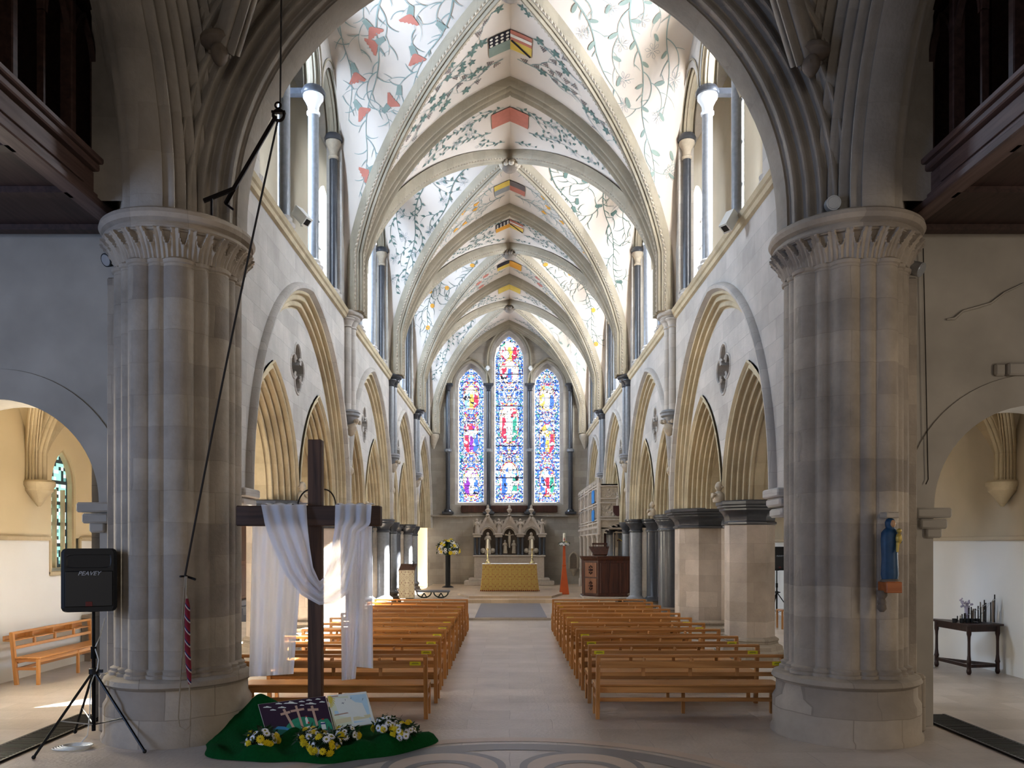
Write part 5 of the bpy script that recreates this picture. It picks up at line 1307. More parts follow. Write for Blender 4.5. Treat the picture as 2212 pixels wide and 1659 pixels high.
m = MB(); m.tube([BR+Vector((-.04,.1,0)),BR,BR+Vector((.1,-.02,-.03))], .012, 8); m.tube([BR+Vector((-.03,.08,.0)),BR+Vector((-.05,-.02,.0))], .01, 8); tag(m.build('rope_hook', M['iron'], None, 50, off=BR), 'small iron rope hook fixed to the left crossing pier', 'hook')
t = thing('bell_rope', 'long bell rope with a red striped woollen grip tied beside the left pier', 'rope', BR)
m = MB(); top = U(615,-700,8.1)
m.tube([tuple(top),tuple(pc_+Vector((.015,0,.05)))], .009, 6)
pts = [pc_+Vector((-.0,-.02,-.05))]; 
for k in range(1,12):
    u = k/12; q = pts[0].lerp(BR+Vector((0,-.03,0)), u); q.z -= .10*sin(pi*u); q.x -= .04*sin(pi*u); pts.append(q)
pts.append(BR+Vector((0,-.03,.0))); m.tube(pts, .011, 6); m.build('upper_rope', M['darkrope'], t, 50)
m = MB(); y0 = 7.74
m.tube([U(400,1245,7.77),U(397,1290,7.76),U(394,1340,7.76),U(392,1430,y0),U(388,1500,y0-.02),U(385,1550,y0-.04),U(388,1570,y0-.06),U(400,1577,y0-.08),U(410,1568,y0-.08),U(412,1520,y0-.05),U(409,1480,y0-.02)], .007, 6)
m.tube([U(402,1245,7.76),U(402,1270,7.76),U(405,1297,7.75)], .009, 6); m.tube([U(404,1245,7.75),U(402,1300,7.75),U(396,1350,7.74),U(394,1420,7.73)], .006, 6)
m.build('tail_loop', M['rope'], t, 50)
m = MB(); m.tube([U(404,1293,7.75),U(405,1310,7.75),U(405,1345,7.74),U(405,1400,7.72),U(408,1450,7.71),U(410,1478,7.7)], [.012,.024,.026,.026,.025,.014], 12); m.build('striped_grip', M['sally'], t, 50)

# thin cord and small lamps
m = MB(); m.tube([U(1994,525,8.7),U(1999,750,8.7),U(2004,1000,8.7),U(2005,1035,8.7),U(2000,1046,8.7)], .006, 6); tag(m.build('hanging_cord', M['darkrope'], None, off=U(1994,525,8.7)), 'thin black cord hanging down the right transept wall', 'cord')
def spot(name,label,p,d,r,L,body,cat='lamp'):
    p = Vector(p); d = Vector(d).normalized(); t = thing(name,label,cat,p); m = MB()
    m.tube([p-d*L,p-d*L*.6,p,p+d*.004],[r*.6,r,r,r],16); m.build('housing', body, t, 40)
    m = MB(); m.tube([p+d*.003,p+d*.008],[r*.85,r*.8],16); m.build('lens', M['steel'], t, 40)
    m = MB(); m.tube([p-d*L*.5,p-d*L*.5+Vector((0,.1,0))], .012, 6); m.build('arm', body, t, 40); return t
spot('spotlight','round chrome spotlight on top of the right crossing pier capital',U(1801,438,7.92),(-.1,-1,-.15),.072,.14,M['steel'])
spot('spotlight','small dark spotlight at the left edge of the left crossing pier below its capital',U(229,562,8.35),(-.5,-1,-.5),.07,.16,M['black'])
spot('spotlight','small grey spotlight on the wall at the right of the right pier capital',U(1990,583,8.45),(.5,-.6,-.4),.075,.16,M['steel'])
def cctv(label,p,d):
    p = Vector(p); d = Vector(d).normalized(); t = thing('security_camera',label,'camera',p); m = MB(); m.beam(p-d*.16,p+d*.16,.15,.16); m.build('housing', M['whiteplastic'], t)
    m = MB(); m.beam(p+d*.16,p+d*.165,.1,.1); m.build('lens_window', M['black'], t); m = MB(); m.beam(p,p+Vector((0,0,-.16)),.04,.04); m.build('bracket', M['whiteplastic'], t)
cctv('white box camera standing on the left string course between dark marble shafts', U(652,468,12.9), (.6,-.3,-.7))
cctv('white tubular camera standing on the right string course under a marble shaft', U(1575,478,12.2), (-.45,-.3,-.8))

# ================================================================== madonna statue
t = thing('madonna_statue','small statue of a blue robed woman holding a child on the right crossing pier','statue',U(1922,1252,7.78))
c = U(1922,1252,7.78); H = .60
m = MB(); rows = []
for z, a, b, ox in ((0,.075,.06,0),(.05,.085,.065,0),(.2,.078,.06,0),(.33,.078,.062,-.005),(.40,.085,.065,0),(.46,.08,.06,0),(.49,.055,.05,0),(.505,.04,.04,.003),(.52,.045,.045,.004),(.56,.05,.048,.005),(.59,.035,.035,.003),(.602,.012,.012,.002)):
    rows.append([(c.x+ox+a*cos(2*pi*k/20)*(1+.05*cos(6*2*pi*k/20)*(z<.45)), c.y+b*sin(2*pi*k/20)*(1+.06*cos(5*2*pi*k/20+1)*(z<.45)), c.z+z) for k in range(20)])
m.ring(rows); m.build('robe', M['madonnablue'], t, 60)
m = MB(); m.ball((c.x+.012,c.y-.03,c.z+.545),.032,12,10,.9,1,1.2); m.build('face', M['skin'], t, 60)
m = MB(); m.tube([(c.x+.05,c.y-.03,c.z+.42),(c.x+.075,c.y-.06,c.z+.37),(c.x+.03,c.y-.085,c.z+.37)], [.022,.02,.014], 8); m.build('sleeve', M['madonnablue'], t, 60)
m = MB(); m.ball((c.x+.05,c.y-.08,c.z+.4),.035,10,8,.9,.8,1.6); m.ball((c.x+.05,c.y-.085,c.z+.475),.024,10,8); m.tube([(c.x+.04,c.y-.08,c.z+.36),(c.x+.03,c.y-.09,c.z+.27)], [.018,.012], 8); m.build('child_figure', M['gold'], t, 60)
m = MB(); m.bbox(c.x-.06,c.x+.075,c.y-.05,c.y+.09,c.z+.6,c.z+.66,.01); m.build('canopy', M['carve'], t)
m = MB(); m.lathe([(.09,-.02),(.08,0),(.06,.01)], tuple(c), 16); m.build('base', M['carvedark'], t, 40)
m = MB(); d = U(1925,1268,7.76); m.bbox(d.x-.075,d.x+.075,d.y-.07,d.y+.12,d.z-.055,d.z+.05,.005); m.lathe([(.085,.05),(.085,.056)],tuple(d),8); tag(m.build('wooden_bracket', M['bracketwood'], None, off=d), 'small orange-brown wooden bracket under the blue robed statue', 'bracket')
m = MB(); d = U(1905,1302,7.8); head(m, tuple(d), .05, .2, -1); m.lathe([(.02,-.09),(.045,-.06),(.04,-.02)], tuple(d), 12); m.lathe([(.03,.04),(.05,.07),(.05,.12)],tuple(d),12); tag(m.build('carved_corbel', M['carvedark'], None, 50, off=d), 'small dark carved head on the right pier just below the statue bracket', 'carving')

# ================================================================== votive table
P1, P2_, P3 = (7.03,12.22), (7.53,12.32), (6.98,13.05)
t = thing('votive_table','dark three-cornered wooden table with turned legs against the right aisle wall','table',(7.2,12.5,0))
m = MB(); m.prism([(6.96,12.12),(7.58,12.24),(7.58,12.5),(6.99,13.2),(6.90,13.15)],.745,.775); m.build('table_top', M['votivewood'], t)
m = MB()
for a,b in ((P1,P2_),(P1,P3),(P2_,P3)): m.beam((a[0],a[1],.70),(b[0],b[1],.70),.02,.09)
m.build('apron', M['votivewood'], t); m = MB()
for a,b in ((P1,P2_),(P1,P3),(P2_,P3)): m.beam((a[0],a[1],.13),(b[0],b[1],.13),.03,.05)
m.build('stretcher', M['votivewood'], t)
for p in (P1,P2_,P3):
    m = MB(); m.lathe([(.02,0),(.035,.03),(.035,.06),(.03,.08),(.03,.17),(.038,.19),(.03,.22),(.022,.3),(.02,.5),(.024,.58),(.034,.62),(.034,.745)], (p[0],p[1],0), 14); m.build('leg', M['votivewood'], t, 40)
t = thing('votive_stand','clear stepped stand filled with upright votive candles on the dark table','candle stand',(7.35,12.4,.775))
m = MB()
for x,y0 in ((7.2,12.3),(7.45,12.36)):
    m.tube([(x,y0+.5,.80),(x+.02,y0+.0,.80)],.004,4)
for q in (0,.2):
    m.tube([(7.16+q,12.72-q*.6,.79),(7.50,12.30+q*.3,1.16),(7.52,12.30+q*.3,.785),(7.16+q,12.72-q*.6,.785)],.005,5)
m.build('rack', M['steel'], t)
R = random.Random(4)
for k in range(22):
    u = (k%8)/7; x = 7.16+.36*u+R.uniform(-.02,.02); y = 12.70-.36*u+R.uniform(-.05,.08)
    y = min(y, 12.48+ (7.58-x)*1.1)
    h = .1+.30*u+R.uniform(-.05,.06); m = MB(); m.lathe([(.009,.776),(.009,.776+h)],(x,y,0),8)
    o = m.build('candle', M['darkrope'] if k % 3 else M['radiator'], t, 40)
for k,(px,py) in enumerate(((2062,1327),(2078,1328),(2090,1330),(2100,1327),(2111,1329))):
    p = U(px,1337,12.45); m = MB(); m.lathe([(.032,.776),(.036,.84),(.032,.84),(.03,.79)],(p.x,p.y,0),12)
    tag(m.build('votive_cup', M['black'], None, 40, off=(p.x,p.y,.776)), ['leftmost of the small dark votive cups on the table','small dark votive cup, second from left on the table','small dark votive cup in the middle of the row','small dark votive cup, fourth from left on the table','small dark votive cup nearest the candle stand'][k], 'cup', 'votive cups on the dark table')
m = MB(); p = U(2085,1300,12.7); 
R = random.Random(9)
for k in range(26): m.ball((p.x+.02+R.uniform(-.09,.09),p.y+R.uniform(-.05,.05),p.z+R.uniform(-.09,.05)),R.uniform(.012,.022),6,4)
m.lathe([(.03,.776),(.04,p.z-.06)],(p.x+.03,p.y,0),10)
tag(m.build('flower_pot', plain('faded_flowers','a8a2b4',.8,0,.3,30), None, 50, off=(p.x,p.y,.776)), 'small faded pink and blue flowers in a pot on the dark table', 'flowers')
# radiator
t = thing('radiator','brown column radiator on the white left aisle wall behind the bench','radiator',(-7.2,14.1,0))
for k in range(16):
    m = MB(); m.bbox(-7.31,-7.13,13.55+k*.06,13.59+k*.06,.12,.80,.015); m.build('fin', M['radiator'], t)
m = MB(); m.box(-7.3,-7.15,13.55,14.5,.16,.2).box(-7.3,-7.15,13.55,14.5,.7,.74).box(-7.28,-7.18,13.6,13.64,0,.16).box(-7.28,-7.18,14.4,14.44,0,.16); m.build('pipework', M['radiator'], t)
# wooden screen door in the left aisle
t = MB(); t.bbox(-7.33,-7.24,20.9,24.6,0.5,2.75,.02)
d = t.build('door_1', M['doorwood']); struct(d); d['label'] = 'brown panelled wooden door in the left aisle'
m = MB()
for k in range(4):
    for z0,z1 in ((.6,1.45),(1.55,2.6)): m.bbox(-7.24,-7.22,21.0+k*.9,21.75+k*.9,z0,z1,.01)
m.build('door_panel', M['redwood'], d)
m = MB(); m.box(-7.3,-6.6,20.6,24.9,0,.17).box(-7.3,-6.9,20.6,24.9,.17,.34).box(-7.3,-7.1,20.6,24.9,.34,.5); tag(m.build('stone_steps', M['ledger'], None, off=(-7,22.7,0)), 'grey stone steps in front of the brown door in the left aisle', 'steps')
# small chair behind the pier at right
t = thing('wooden_chair','small wooden chair in the right aisle under the distant speaker','chair',(6.6,18.9,0))
m = MB(); m.bbox(6.4,6.8,18.75,19.15,.42,.45,.01); m.build('seat', M['oak'], t)
for x,y in ((6.42,18.77),(6.78,18.77),(6.42,19.13),(6.78,19.13)): m = MB(); m.bbox(x-.02,x+.02,y-.02,y+.02,0,.42 if x < 6.5 else .85,.004); m.build('leg', M['oaklegs'], t)
m = MB(); m.bbox(6.77,6.79,18.77,19.13,.6,.82,.004); m.build('backrest', M['oak'], t)

# ================================================================== sanctuary
def robed(mb, x, y, z, h, fy=-1):
    rows = []
    for u, a in ((0,.16),(.1,.17),(.35,.13),(.55,.14),(.68,.16),(.76,.14),(.80,.06),(.82,.055)):
        rows.append([(x+a*h*cos(2*pi*k/12)*(1+.08*cos(3*2*pi*k/12)), y+a*h*.7*sin(2*pi*k/12), z+u*h) for k in range(12)])
    mb.ring(rows); mb.ball((x,y,z+.89*h),.085*h,10,8,1,1,1.25)
    for s in (-1,1): mb.tube([(x+s*.13*h,y,z+.72*h),(x+s*.17*h,y-.06*h,z+.58*h),(x+s*.03*h,y-.13*h,z+.62*h)], .035*h, 6)
YR = 35.7
t = thing('stone_reredos','carved stone reredos with three gabled niches standing behind the altar','reredos',(0,YR,.18))
m = MB(); m.bbox(-1.56,1.56,YR-.35,YR+.7,.18,1.45,.02).bbox(-1.62,1.62,YR-.4,YR+.7,1.45,1.53,.02).bbox(-2.0,2.0,YR-.45,YR+.7,.18,.38,.02).bbox(-1.8,1.8,YR-.4,YR+.7,.38,.5,.02); m.build('base', M['reredos'], t)
m = MB(); m.box(-1.62,1.62,YR+.3,YR+.75,1.53,3.05); m.build('back_slab', M['carvedark'], t)
XC = (-.955,.01,.99)
for k, x in enumerate(XC):
    m = MB(); arch_sweep(m, lambda s,z,b: (x+s,YR-.0+b,2.42+z), .24,.3,[(.10,-.08),(.08,-.12),(.05,-.1),(0,-.02),(0,.3)], 12, leg=.0)
    ss = samples((-.38,-.24,2),(-.24,.24,16),(.24,.38,2))
    strips(m, lambda s,z,b:(x+s,YR+b,z), ss, lambda s: [(2.42+(arch_z(.24,.3,0,s) if abs(s)<.24 else 0), max(2.45,2.62+(.38-abs(s))/.38*.62))], -.05)
    for s in (-1,1): m.beam((x+s*.42,YR-.08,2.60),(x,YR-.08,3.30),.1,.07,(0,1,0))
    m.build('gable', M['reredos'], t)
    m = MB(); m.lathe([(.03,3.25),(.1,3.3),(.04,3.36),(.05,3.42),(.11,3.5),(.12,3.55),(.05,3.62),(.06,3.68),(.02,3.78)],(x,YR-.08,0),10); m.build('finial', M['reredos'], t, 50)
    m = MB()
    if k == 1:
        m.beam((x,YR-.02,1.9),(x,YR-.02,2.6),.05,.05); m.beam((x-.2,YR-.02,2.42),(x+.2,YR-.02,2.42),.05,.05,(0,1,0)); robed(m,x-.2,YR-.05,1.6,.6); robed(m,x+.2,YR-.05,1.6,.6); m.tube([(x,YR-.07,2.42),(x,YR-.08,2.2),(x,YR-.07,1.85)],[.05,.06,.03],8); m.tube([(x-.18,YR-.06,2.46),(x,YR-.07,2.38),(x+.18,YR-.06,2.46)],.02,6); m.ball((x,YR-.08,2.48),.045,8,6)
    else: robed(m,x,YR-.05,1.75,.8); m.ball((x-.22,YR-.05,1.72),.12,8,6); m.ball((x+.22,YR-.05,1.72),.12,8,6); m.bbox(x-.14,x+.14,YR-.15,YR+.1,1.53,1.75,.03)
    m.build('niche_sculpture', M['carve'], t, 60)
for k, x in enumerate((-1.44,-.47,.5,1.47)):
    for d in (-.09,.09):
        m = MB(); m.lathe([(.075,1.53),(.085,1.56),(.06,1.6),(.06,2.3)],(x+d,YR-.12,0),12); m.build('column', M['purbeck'], t, 40)
    m = MB(); m.bbox(x-.17,x+.17,YR-.25,YR+.3,2.32,2.42,.03).bbox(x-.2,x+.2,YR-.27,YR+.3,2.42,2.5,.02); m.build('capital', M['reredos'], t)
    m = MB(); robed(m,x,YR-.12,2.5,.66)
    for s in (-1,1): m.add([(x+s*.03,YR-.08,2.98),(x+s*.2,YR-.06,3.12),(x+s*.17,YR-.06,2.75)],[(0,1,2)]); m.add([(x+s*.03,YR-.05,2.98),(x+s*.2,YR-.03,3.12),(x+s*.17,YR-.03,2.75)],[(2,1,0)])
    m.build('angel_figure', M['reredos'], t, 60)
# altar with brocade frontal
t = thing('altar','altar covered to the ground with a gold patterned frontal and a white top cloth','altar',(.02,29.9,.26))
def alt(u,v):
    per = [(-1.0,30.4),(-1.0,29.55),(1.02,29.55),(1.02,30.4)]; f,L = resample(per); x,y = f(u); fl = .09*v**1.5; k = abs((u-.5)*2)
    corner = math.exp(-((k-.68)/.10)**2)
    x2 = x+math.copysign(fl,x)*(abs(x) > .8)+.0; y2 = y-fl*.3+.035*sin(u*60)*v*corner-.05*v*corner
    return (x2,y2,1.27-1.0*v)
m = MB(); m.grid(alt,160,12); o = m.build('brocade_frontal', M['brocade'], t, 60)
m = MB(); m.box(-.98,1.0,29.58,30.4,.26,1.25); m.build('table', M['redwood'], t)
m = MB()
for k in range(31): m.ball((-1.06+2.16*k/30,29.47-.03*(abs(k-15)>12),.29),.025,6,5)
m.build('fringe', plain('red_fringe','7c3628',.9), t, 60)
m = MB(); m.bbox(-1.02,1.04,29.52,30.42,1.268,1.285,.004); m.build('white_cloth', M['petal'], t)
for s,lab in ((-1,'left'),(1,'right')):
    x = .0+s*.83+.02; t = thing('candlestick',f'tall turned candlestick with a lit-height white candle at the {lab} end of the altar'.replace('lit-height ',''),'candlestick',(x,29.8,1.285),'candlesticks on the altar')
    m = MB(); m.lathe([(.11,0),(.11,.03),(.06,.08),(.04,.1),(.05,.14),(.02,.18),(.035,.22),(.018,.27),(.03,.33),(.016,.38),(.02,.48),(.045,.52),(.06,.56),(.03,.57)],(x,29.8,1.285),16); m.build('stem', M['brass'], t, 50)
    m = MB(); m.lathe([(.03,.565),(.03,.90),(.01,.91)],(x,29.8,1.285),14); m.build('candle', M['cream2'], t, 50)
# flower pedestal
t = thing('flower_pedestal','tall black pedestal carrying the round flower arrangement left of the altar','pedestal',(-2.6,33.7,.18))
m = MB(); m.lathe([(.11,.22),(.11,1.55)],(-2.6,33.7,0),16); m.build('column', M['black'], t, 40); m = MB(); m.lathe([(.26,.18),(.22,.22),(.12,.26)],(-2.6,33.7,0),16); m.build('foot', M['black'], t, 40)
arrangement('flower_arrangement','large round arrangement of white and yellow flowers on the black pedestal',(-2.6,33.7,1.75),.46,60,33,.95,2.6,ybias=.25)
# paschal candle
px_, py_ = 2.0, 29.1
t = thing('candle_stand','tall orange tapering wooden candle stand right of the altar','candle stand',(px_,py_,.18))
m = MB(); m.ring([[(px_+a*k,py_+b*k,z) for a,b in ((-1,-1),(1,-1),(1,1),(-1,1))] for z,k in ((.18,.17),(.22,.17),(1.2,.06),(1.24,.075),(1.27,.055),(1.95,.04),(2.0,.07))]); m.build('tapered_stem', M['orange'], t)
t = thing('large_candle','thick white candle standing on the orange candle stand','candle',(px_,py_,2.0)); m = MB(); m.lathe([(.045,2.0),(.045,2.4),(.02,2.42)],(px_,py_,0),14); m.build('wax', M['cream2'], t, 50); m = MB(); m.box(px_-.012,px_+.012,py_-.047,py_-.044,2.1,2.25).box(px_-.03,px_+.03,py_-.047,py_-.044,2.17,2.19); m.build('red_cross_mark', M['redp'], t)
arrangement('flower_wreath','small ring of white flowers around the foot of the large candle',(px_,py_,2.0),.19,46,44,.35,1.3,ybias=.03)
# lectern with frontal
t = thing('lectern','reading lectern hung with a cream patterned cloth left of the altar','lectern',(-3.42,26.7,.18))
m = MB(); m.bbox(-3.64,-3.22,26.7,27.1,.18,1.12,.02); m.ring([[(-3.7,26.55,1.1),(-3.16,26.55,1.1),(-3.16,27.15,1.3),(-3.7,27.15,1.3)],[(-3.7,26.55,1.14),(-3.16,26.55,1.14),(-3.16,27.15,1.34),(-3.7,27.15,1.34)]]); m.build('desk', M['redwood'], t)
m = MB(); m.grid(lambda u,v: (-3.69+.52*u, 26.54+.008*sin(u*18)*v, 1.14-.93*v), 40, 6); m.build('cloth_hanging', M['brocade2'], t, 60)
m = MB(); m.tube([(-3.25,26.8,1.25),(-3.2,26.7,1.4),(-3.3,26.6,1.46)],.012,6); m.build('microphone', M['black'], t)
# low kneeler
t = thing('low_kneeler','low dark rail bench with curved open sides on the sanctuary step','bench',(-2.6,27,.18))
m = MB(); m.bbox(-3.16,-2.02,26.8,27.2,.38,.45,.02); m.build('padded_top', M['ledger'], t)
for k in range(2):
    c0 = -2.88+.57*k; m = MB(); m.tube([(c0+.24*cos(a),26.85,.38+.17*sin(a)) for a in [pi+pi*j/12 for j in range(13)]],.022,6); m.tube([(c0+.1,26.85,.2),(c0,26.85,.36)],.02,6); m.tube([(c0-.1,26.85,.2),(c0,26.85,.36)],.02,6); m.build('curved_leg', plain('dark_green_metal','1a241f',.5,.3) if k == 0 else bpy.data.materials['dark_green_metal'], t)
# pulpit
t = thing('pulpit','dark panelled wooden pulpit with a reading desk at the right of the sanctuary','pulpit',(3.2,27.2,.18))
def ppoly(k=0): return [(2.55-k,28.0),(2.55-k,27.25-k*.5),(2.98-k*.4,26.75-k),(4.05,26.75-k),(4.05,28.0)]
m = MB(); m.ring([[(x,y,z) for x,y in ppoly(k)] for z,k in ((.18,.06),(.26,.06),(.28,0),(1.45,0),(1.5,.04),(1.56,.08),(1.6,.09),(1.6,.02))]); m.build('body', M['redwood'], t)
for z0,z1 in ((.35,.85),(.9,1.38)):
    m = MB(); a = Vector((2.6,27.2,0)); b = Vector((2.94,26.8,0)); n = Vector((-.66,-.75,0))*.02
    m.ring([[a+Vector((0,0,z0)),b+Vector((0,0,z0)),b+Vector((0,0,z1)),a+Vector((0,0,z1))],[a+n+Vector((0,0,z0)),b+n+Vector((0,0,z0)),b+n+Vector((0,0,z1)),a+n+Vector((0,0,z1))]]); p_ = m.build('carved_panel', M['pulpitpanel'], t)
    m = MB(); cc = (a+b)/2+n*1.6
    for k in range(8): an = pi*k/4; m.ball((cc.x+.07*cos(an)*.66,cc.y-.07*cos(an)*.75,(z0+z1)/2+.13*sin(an)),.03,6,5)
    m.ball((cc.x,cc.y,(z0+z1)/2),.05,6,5); m.build('tracery', M['redwood'], p_)
for k in range(3): m = MB(); m.bbox(3.05+k*.33,3.34+k*.33,26.73,26.76,.36,1.38,.01); m.build('panel', M['redwood'], t)
m = MB(); m.ring([[(2.86,26.9,1.62),(3.28,26.9,1.62),(3.4,27.3,1.85),(2.74,27.3,1.85)],[(2.84,26.85,1.66),(3.30,26.85,1.66),(3.42,27.3,1.93),(2.72,27.3,1.93)]]); m.beam((2.85,27.2,1.62),(2.85,27.2,2.03),.03,.03); m.beam((3.3,27.2,1.62),(3.3,27.2,2.03),.03,.03); m.bbox(2.82,3.34,27.18,27.22,1.99,2.05,.005); m.build('reading_desk', M['redwood'], t)
m = MB(); m.bbox(2.48,4.1,26.68,28.0,.18,.24,.01); m.build('plinth', M['reredos'], t)
# chantry chapel
t = thing('chantry_chapel','tall ornate carved white stone chantry chapel behind the pulpit','chapel',(4.1,32,.18))
x0, x1, y0, y1, zt = 3.2, 4.95, 28.3, 36.0, 4.15
m = MB()
PWc = lambda s,z,b: (s, y0+b, z)
strips(m, PWc, samples((x0,3.36,1),(3.36,4.7,24),(4.7,x1,1)), lambda s: [(2.35+arch_z(.67,.68,0,s-4.03)*.55, zt)] if abs(s-4.03) < .67 else [(.18,zt)])
m.box(x0,x1,y0,y0+.02,zt-.02,zt); m.build('west_screen', M['carve'], t)
m = MB()
for k in range(9): 
    a = pi*(k+.5)/9; m.tube([(4.03+.66*cos(a+pi/18+pi/9*j*.5*0), y0-.01, 2.36+.37*sin(a)) for j in (0,)]+[(4.03+.58*cos(a), y0-.01, 2.36+.30*sin(a))],.03,5)
m.build('cusping', M['reredos'], t)
m = MB()
for z in (2.85,2.95,3.45,3.6,4.05): m.bbox(x0-.02,x1,y0-.05,y0,z,z+.05,.01)
R = random.Random(3)
for k in range(90): m.ball((R.uniform(x0+.1,4.6),y0-.0,R.uniform(3.02,3.42) if k < 60 else R.uniform(3.7,4.0)),R.uniform(.02,.045),6,4,1,.6,1)
for k in range(30): m.ball((x0+.03+k*.05,y0-.03,2.91),.018,5,4)
m.build('carved_frieze', M['reredos'], t)
m = MB(); cc = (3.85,y0-.05,3.2); m.ring([[(cc[0]+a,cc[1]-b,cc[2]+c_) for a,c_ in ((-.17,.17),(.17,.17),(.17,-.05),(.1,-.16),(0,-.2),(-.1,-.16),(-.17,-.05))] for b in (0,.04)]); m.build('shield', plain('dark_red_shield','4a2a26',.7), t)
m = MB(); robed(m, 3.85,y0-.05,3.38,.42); m.build('crest_figure', M['reredos'], t, 60)
# north side: pillars, panels, traceried canopy
m = MB(); n = 14
for k in range(n+1):
    y = y0+(y1-y0)*k/n; big = k % 3 == 0; w = .09 if big else .04
    m.bbox(x0-.05-(.03 if big else 0),x0+.06,y-w/2,y+w/2,.18 if big else 2.3,zt+(.12 if big else .04),.01)
    m.lathe([(.05,zt+.04),(.07,zt+.08),(.02,zt+.22)],(x0-.02,y,0),6)
    if k % 3 == 0:
        m.lathe([(.1,.18),(.1,.5),(.06,.55),(.06,.9),(.09,.95),(.06,1.0),(.06,2.2),(.1,2.35)],(x0-.05,y,0),10)
for z in (2.35,2.75,2.85,3.35,3.45,4.0,4.1): m.bbox(x0-.07,x0+.04,y0,y1,z,z+.05,.01)
for k in range(n):
    y = y0+(y1-y0)*(k+.5)/n
    for z in (3.15,3.78): arch_sweep(m, lambda s,zz,b: (x0-.03+b,y+s,z+zz), .19,.22,[(.05,-.04),(0,-.04),(0,.04)],6,leg=.2)
    for q in range(4): m.ball((x0-.06,y-.15+.1*q,2.62-.03*(q%2)),.045,6,4)
m.box(x0+.02,x0+.05,y0,y1,2.5,zt); m.build('side_arcade', M['reredos'], t, 60)
m = MB(); m.box(x0,x1,y0,y1,2.55,2.6).box(x0,x1,y0,y1,zt-.05,zt); m.build('vault_slab', M['carve'], t)
m = MB(); m.box(x0+.1,x1,30.5,30.55,.18,2.55); m.build('dark_inner_screen', M['redwood'], t)
for k,(za,zb) in enumerate(((3.53,4.0),(2.86,3.27))):
    m = MB(); y = 29.7; m.ring([[(x0-.075-d,y+a,b) for a,b in ((-.42,za),(.42,za),(.42,zb-.06),(.3,zb),(-.3,zb),(-.42,zb-.06))] for d in (0,.015)])
    tag(m.build('blue_panel', M['blue'], None, off=(x0,y,za)), f'{"upper" if k == 0 else "lower"} bright blue panel in the side of the carved chapel', 'panel', 'blue panels of the chapel')
m = MB(); m.tube([(3.62,28.25,1.7),(3.64,28.25,2.2)],.0,4) if False else None
t = thing('wall_crucifix','pale figure on a dark cross inside the arch behind the pulpit','crucifix',(4.05,28.1,2.0))
m = MB(); m.box(4.03,4.07,28.12,28.15,1.6,2.3).box(3.8,4.3,28.12,28.15,2.12,2.16); m.build('cross', M['redwood'], t)
m = MB(); m.tube([(4.05,28.09,2.12),(4.05,28.08,1.95),(4.05,28.09,1.68)],[.04,.05,.025],10); m.tube([(3.85,28.09,2.2),(4.05,28.09,2.08),(4.25,28.09,2.2)],.015,6); m.ball((4.05,28.08,2.19),.035,8,6); m.build('figure', M['gold'], t, 60)
t = MB(); t.bbox(3.72,3.76,28.6,28.64,1.5,2.45,.005).bbox(3.72,4.1,28.6,28.64,2.41,2.45,.005); tag(t.build('framed_picture', M['carve'], None, off=(3.9,28.6,1.5)), 'pale edge of a tall dark picture frame inside the chapel arch', 'frame')

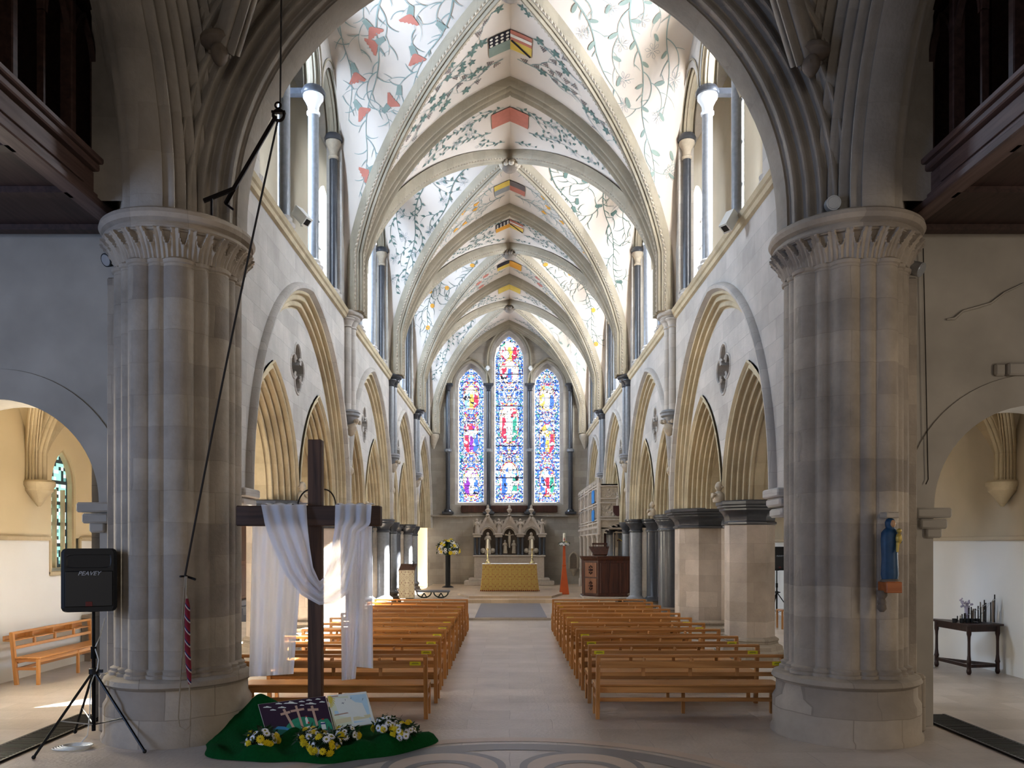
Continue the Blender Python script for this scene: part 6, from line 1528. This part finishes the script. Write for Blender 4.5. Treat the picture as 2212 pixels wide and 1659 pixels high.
# ================================================================== light and camera
def area(name, loc, rot_, sx, sy, power, col):
    l = bpy.data.lights.new(name,'AREA'); l.shape = 'RECTANGLE'; l.size = sx; l.size_y = sy; l.energy = power; l.color = col
    o = bpy.data.objects.new(name, l); C.objects.link(o); o.location = loc; o.rotation_euler = rot_; return o
for i in range(4):
    c = (BAY[i]+BAY[i+1])/2
    area('clerestory_daylight', (-5.22,c,9.6), (pi/2,0,-pi/2), 1.62, 3.5, PW_N, (.62,.78,1))
    area('clerestory_daylight', (5.22,c,9.6), (pi/2,0,pi/2), 1.62, 3.5, PW_S, (.86,.92,1))
for sg,ws in ((-1,[10.2,20.2,26.5]),(1,[10.4,17.0,23.4,29.6])):  # fill lamps in the added aisle windows, on the room side of the glass
    for c in ws:
        area('aisle_daylight', (sg*(XO[sg]+.02),c,2.3), (pi/2,0,sg*pi/2), .6, 1.6, PW_A if sg < 0 else PW_AS, (1,.9,.72) if sg < 0 else (1,.93,.85))
area("east_window_daylight", (0,YE-.05,7.0), (pi/2,0,pi), .7, 6, PW_E, (.75,.85,1)) if False else None
area('transept_window_daylight', (-8.8,3.0,3.2), (pi/2,0,-pi/2), 2.4, 3.4, PW_TN, (.45,.62,1))  # unseen bluish source on the left, added; the wall has no window
area('transept_window_daylight', (8.8,3.0,3.2), (pi/2,0,pi/2), 2.4, 3.4, PW_TS, (1,.86,.7))  # warm fill added for the right side; no window in this wall
area('west_window_daylight', (0,-11.6,5.0), (pi/2,0,0), 6, 6, PW_W, (1,.93,.86))  # fill added to brighten the crossing; the end wall has no window
s = bpy.data.lights.new('sun','SUN'); s.energy = SUN; s.angle = .012; s.color = (1,.95,.86)
so = bpy.data.objects.new('sun', s); C.objects.link(so); so.rotation_euler = Vector(SUND).to_track_quat('-Z','Y').to_euler()
w = bpy.data.worlds.new('World'); bpy.context.scene.world = w; w.use_nodes = True; bg = w.node_tree.nodes['Background']; bg.inputs[0].default_value = (.7,.82,1,1); bg.inputs[1].default_value = 3
for o in (DAISY, DC, POM): bpy.data.objects.remove(o)
cam = bpy.data.cameras.new('Camera'); co = bpy.data.objects.new('Camera', cam); C.objects.link(co)
co.location = (CX,0,EYE); co.rotation_euler = (pi/2,0,0); cam.sensor_width = 36; cam.lens = 36*F/2212; cam.shift_x = (1106-VX)/2212; cam.shift_y = (HY-829.5)/2212; cam.clip_end = 200
sc = bpy.context.scene; sc.camera = co
sc.view_settings.view_transform = 'Standard'; sc.view_settings.look = 'None'; sc.view_settings.gamma = 1; sc.view_settings.use_curve_mapping = False; sc.view_settings.exposure = EXPO
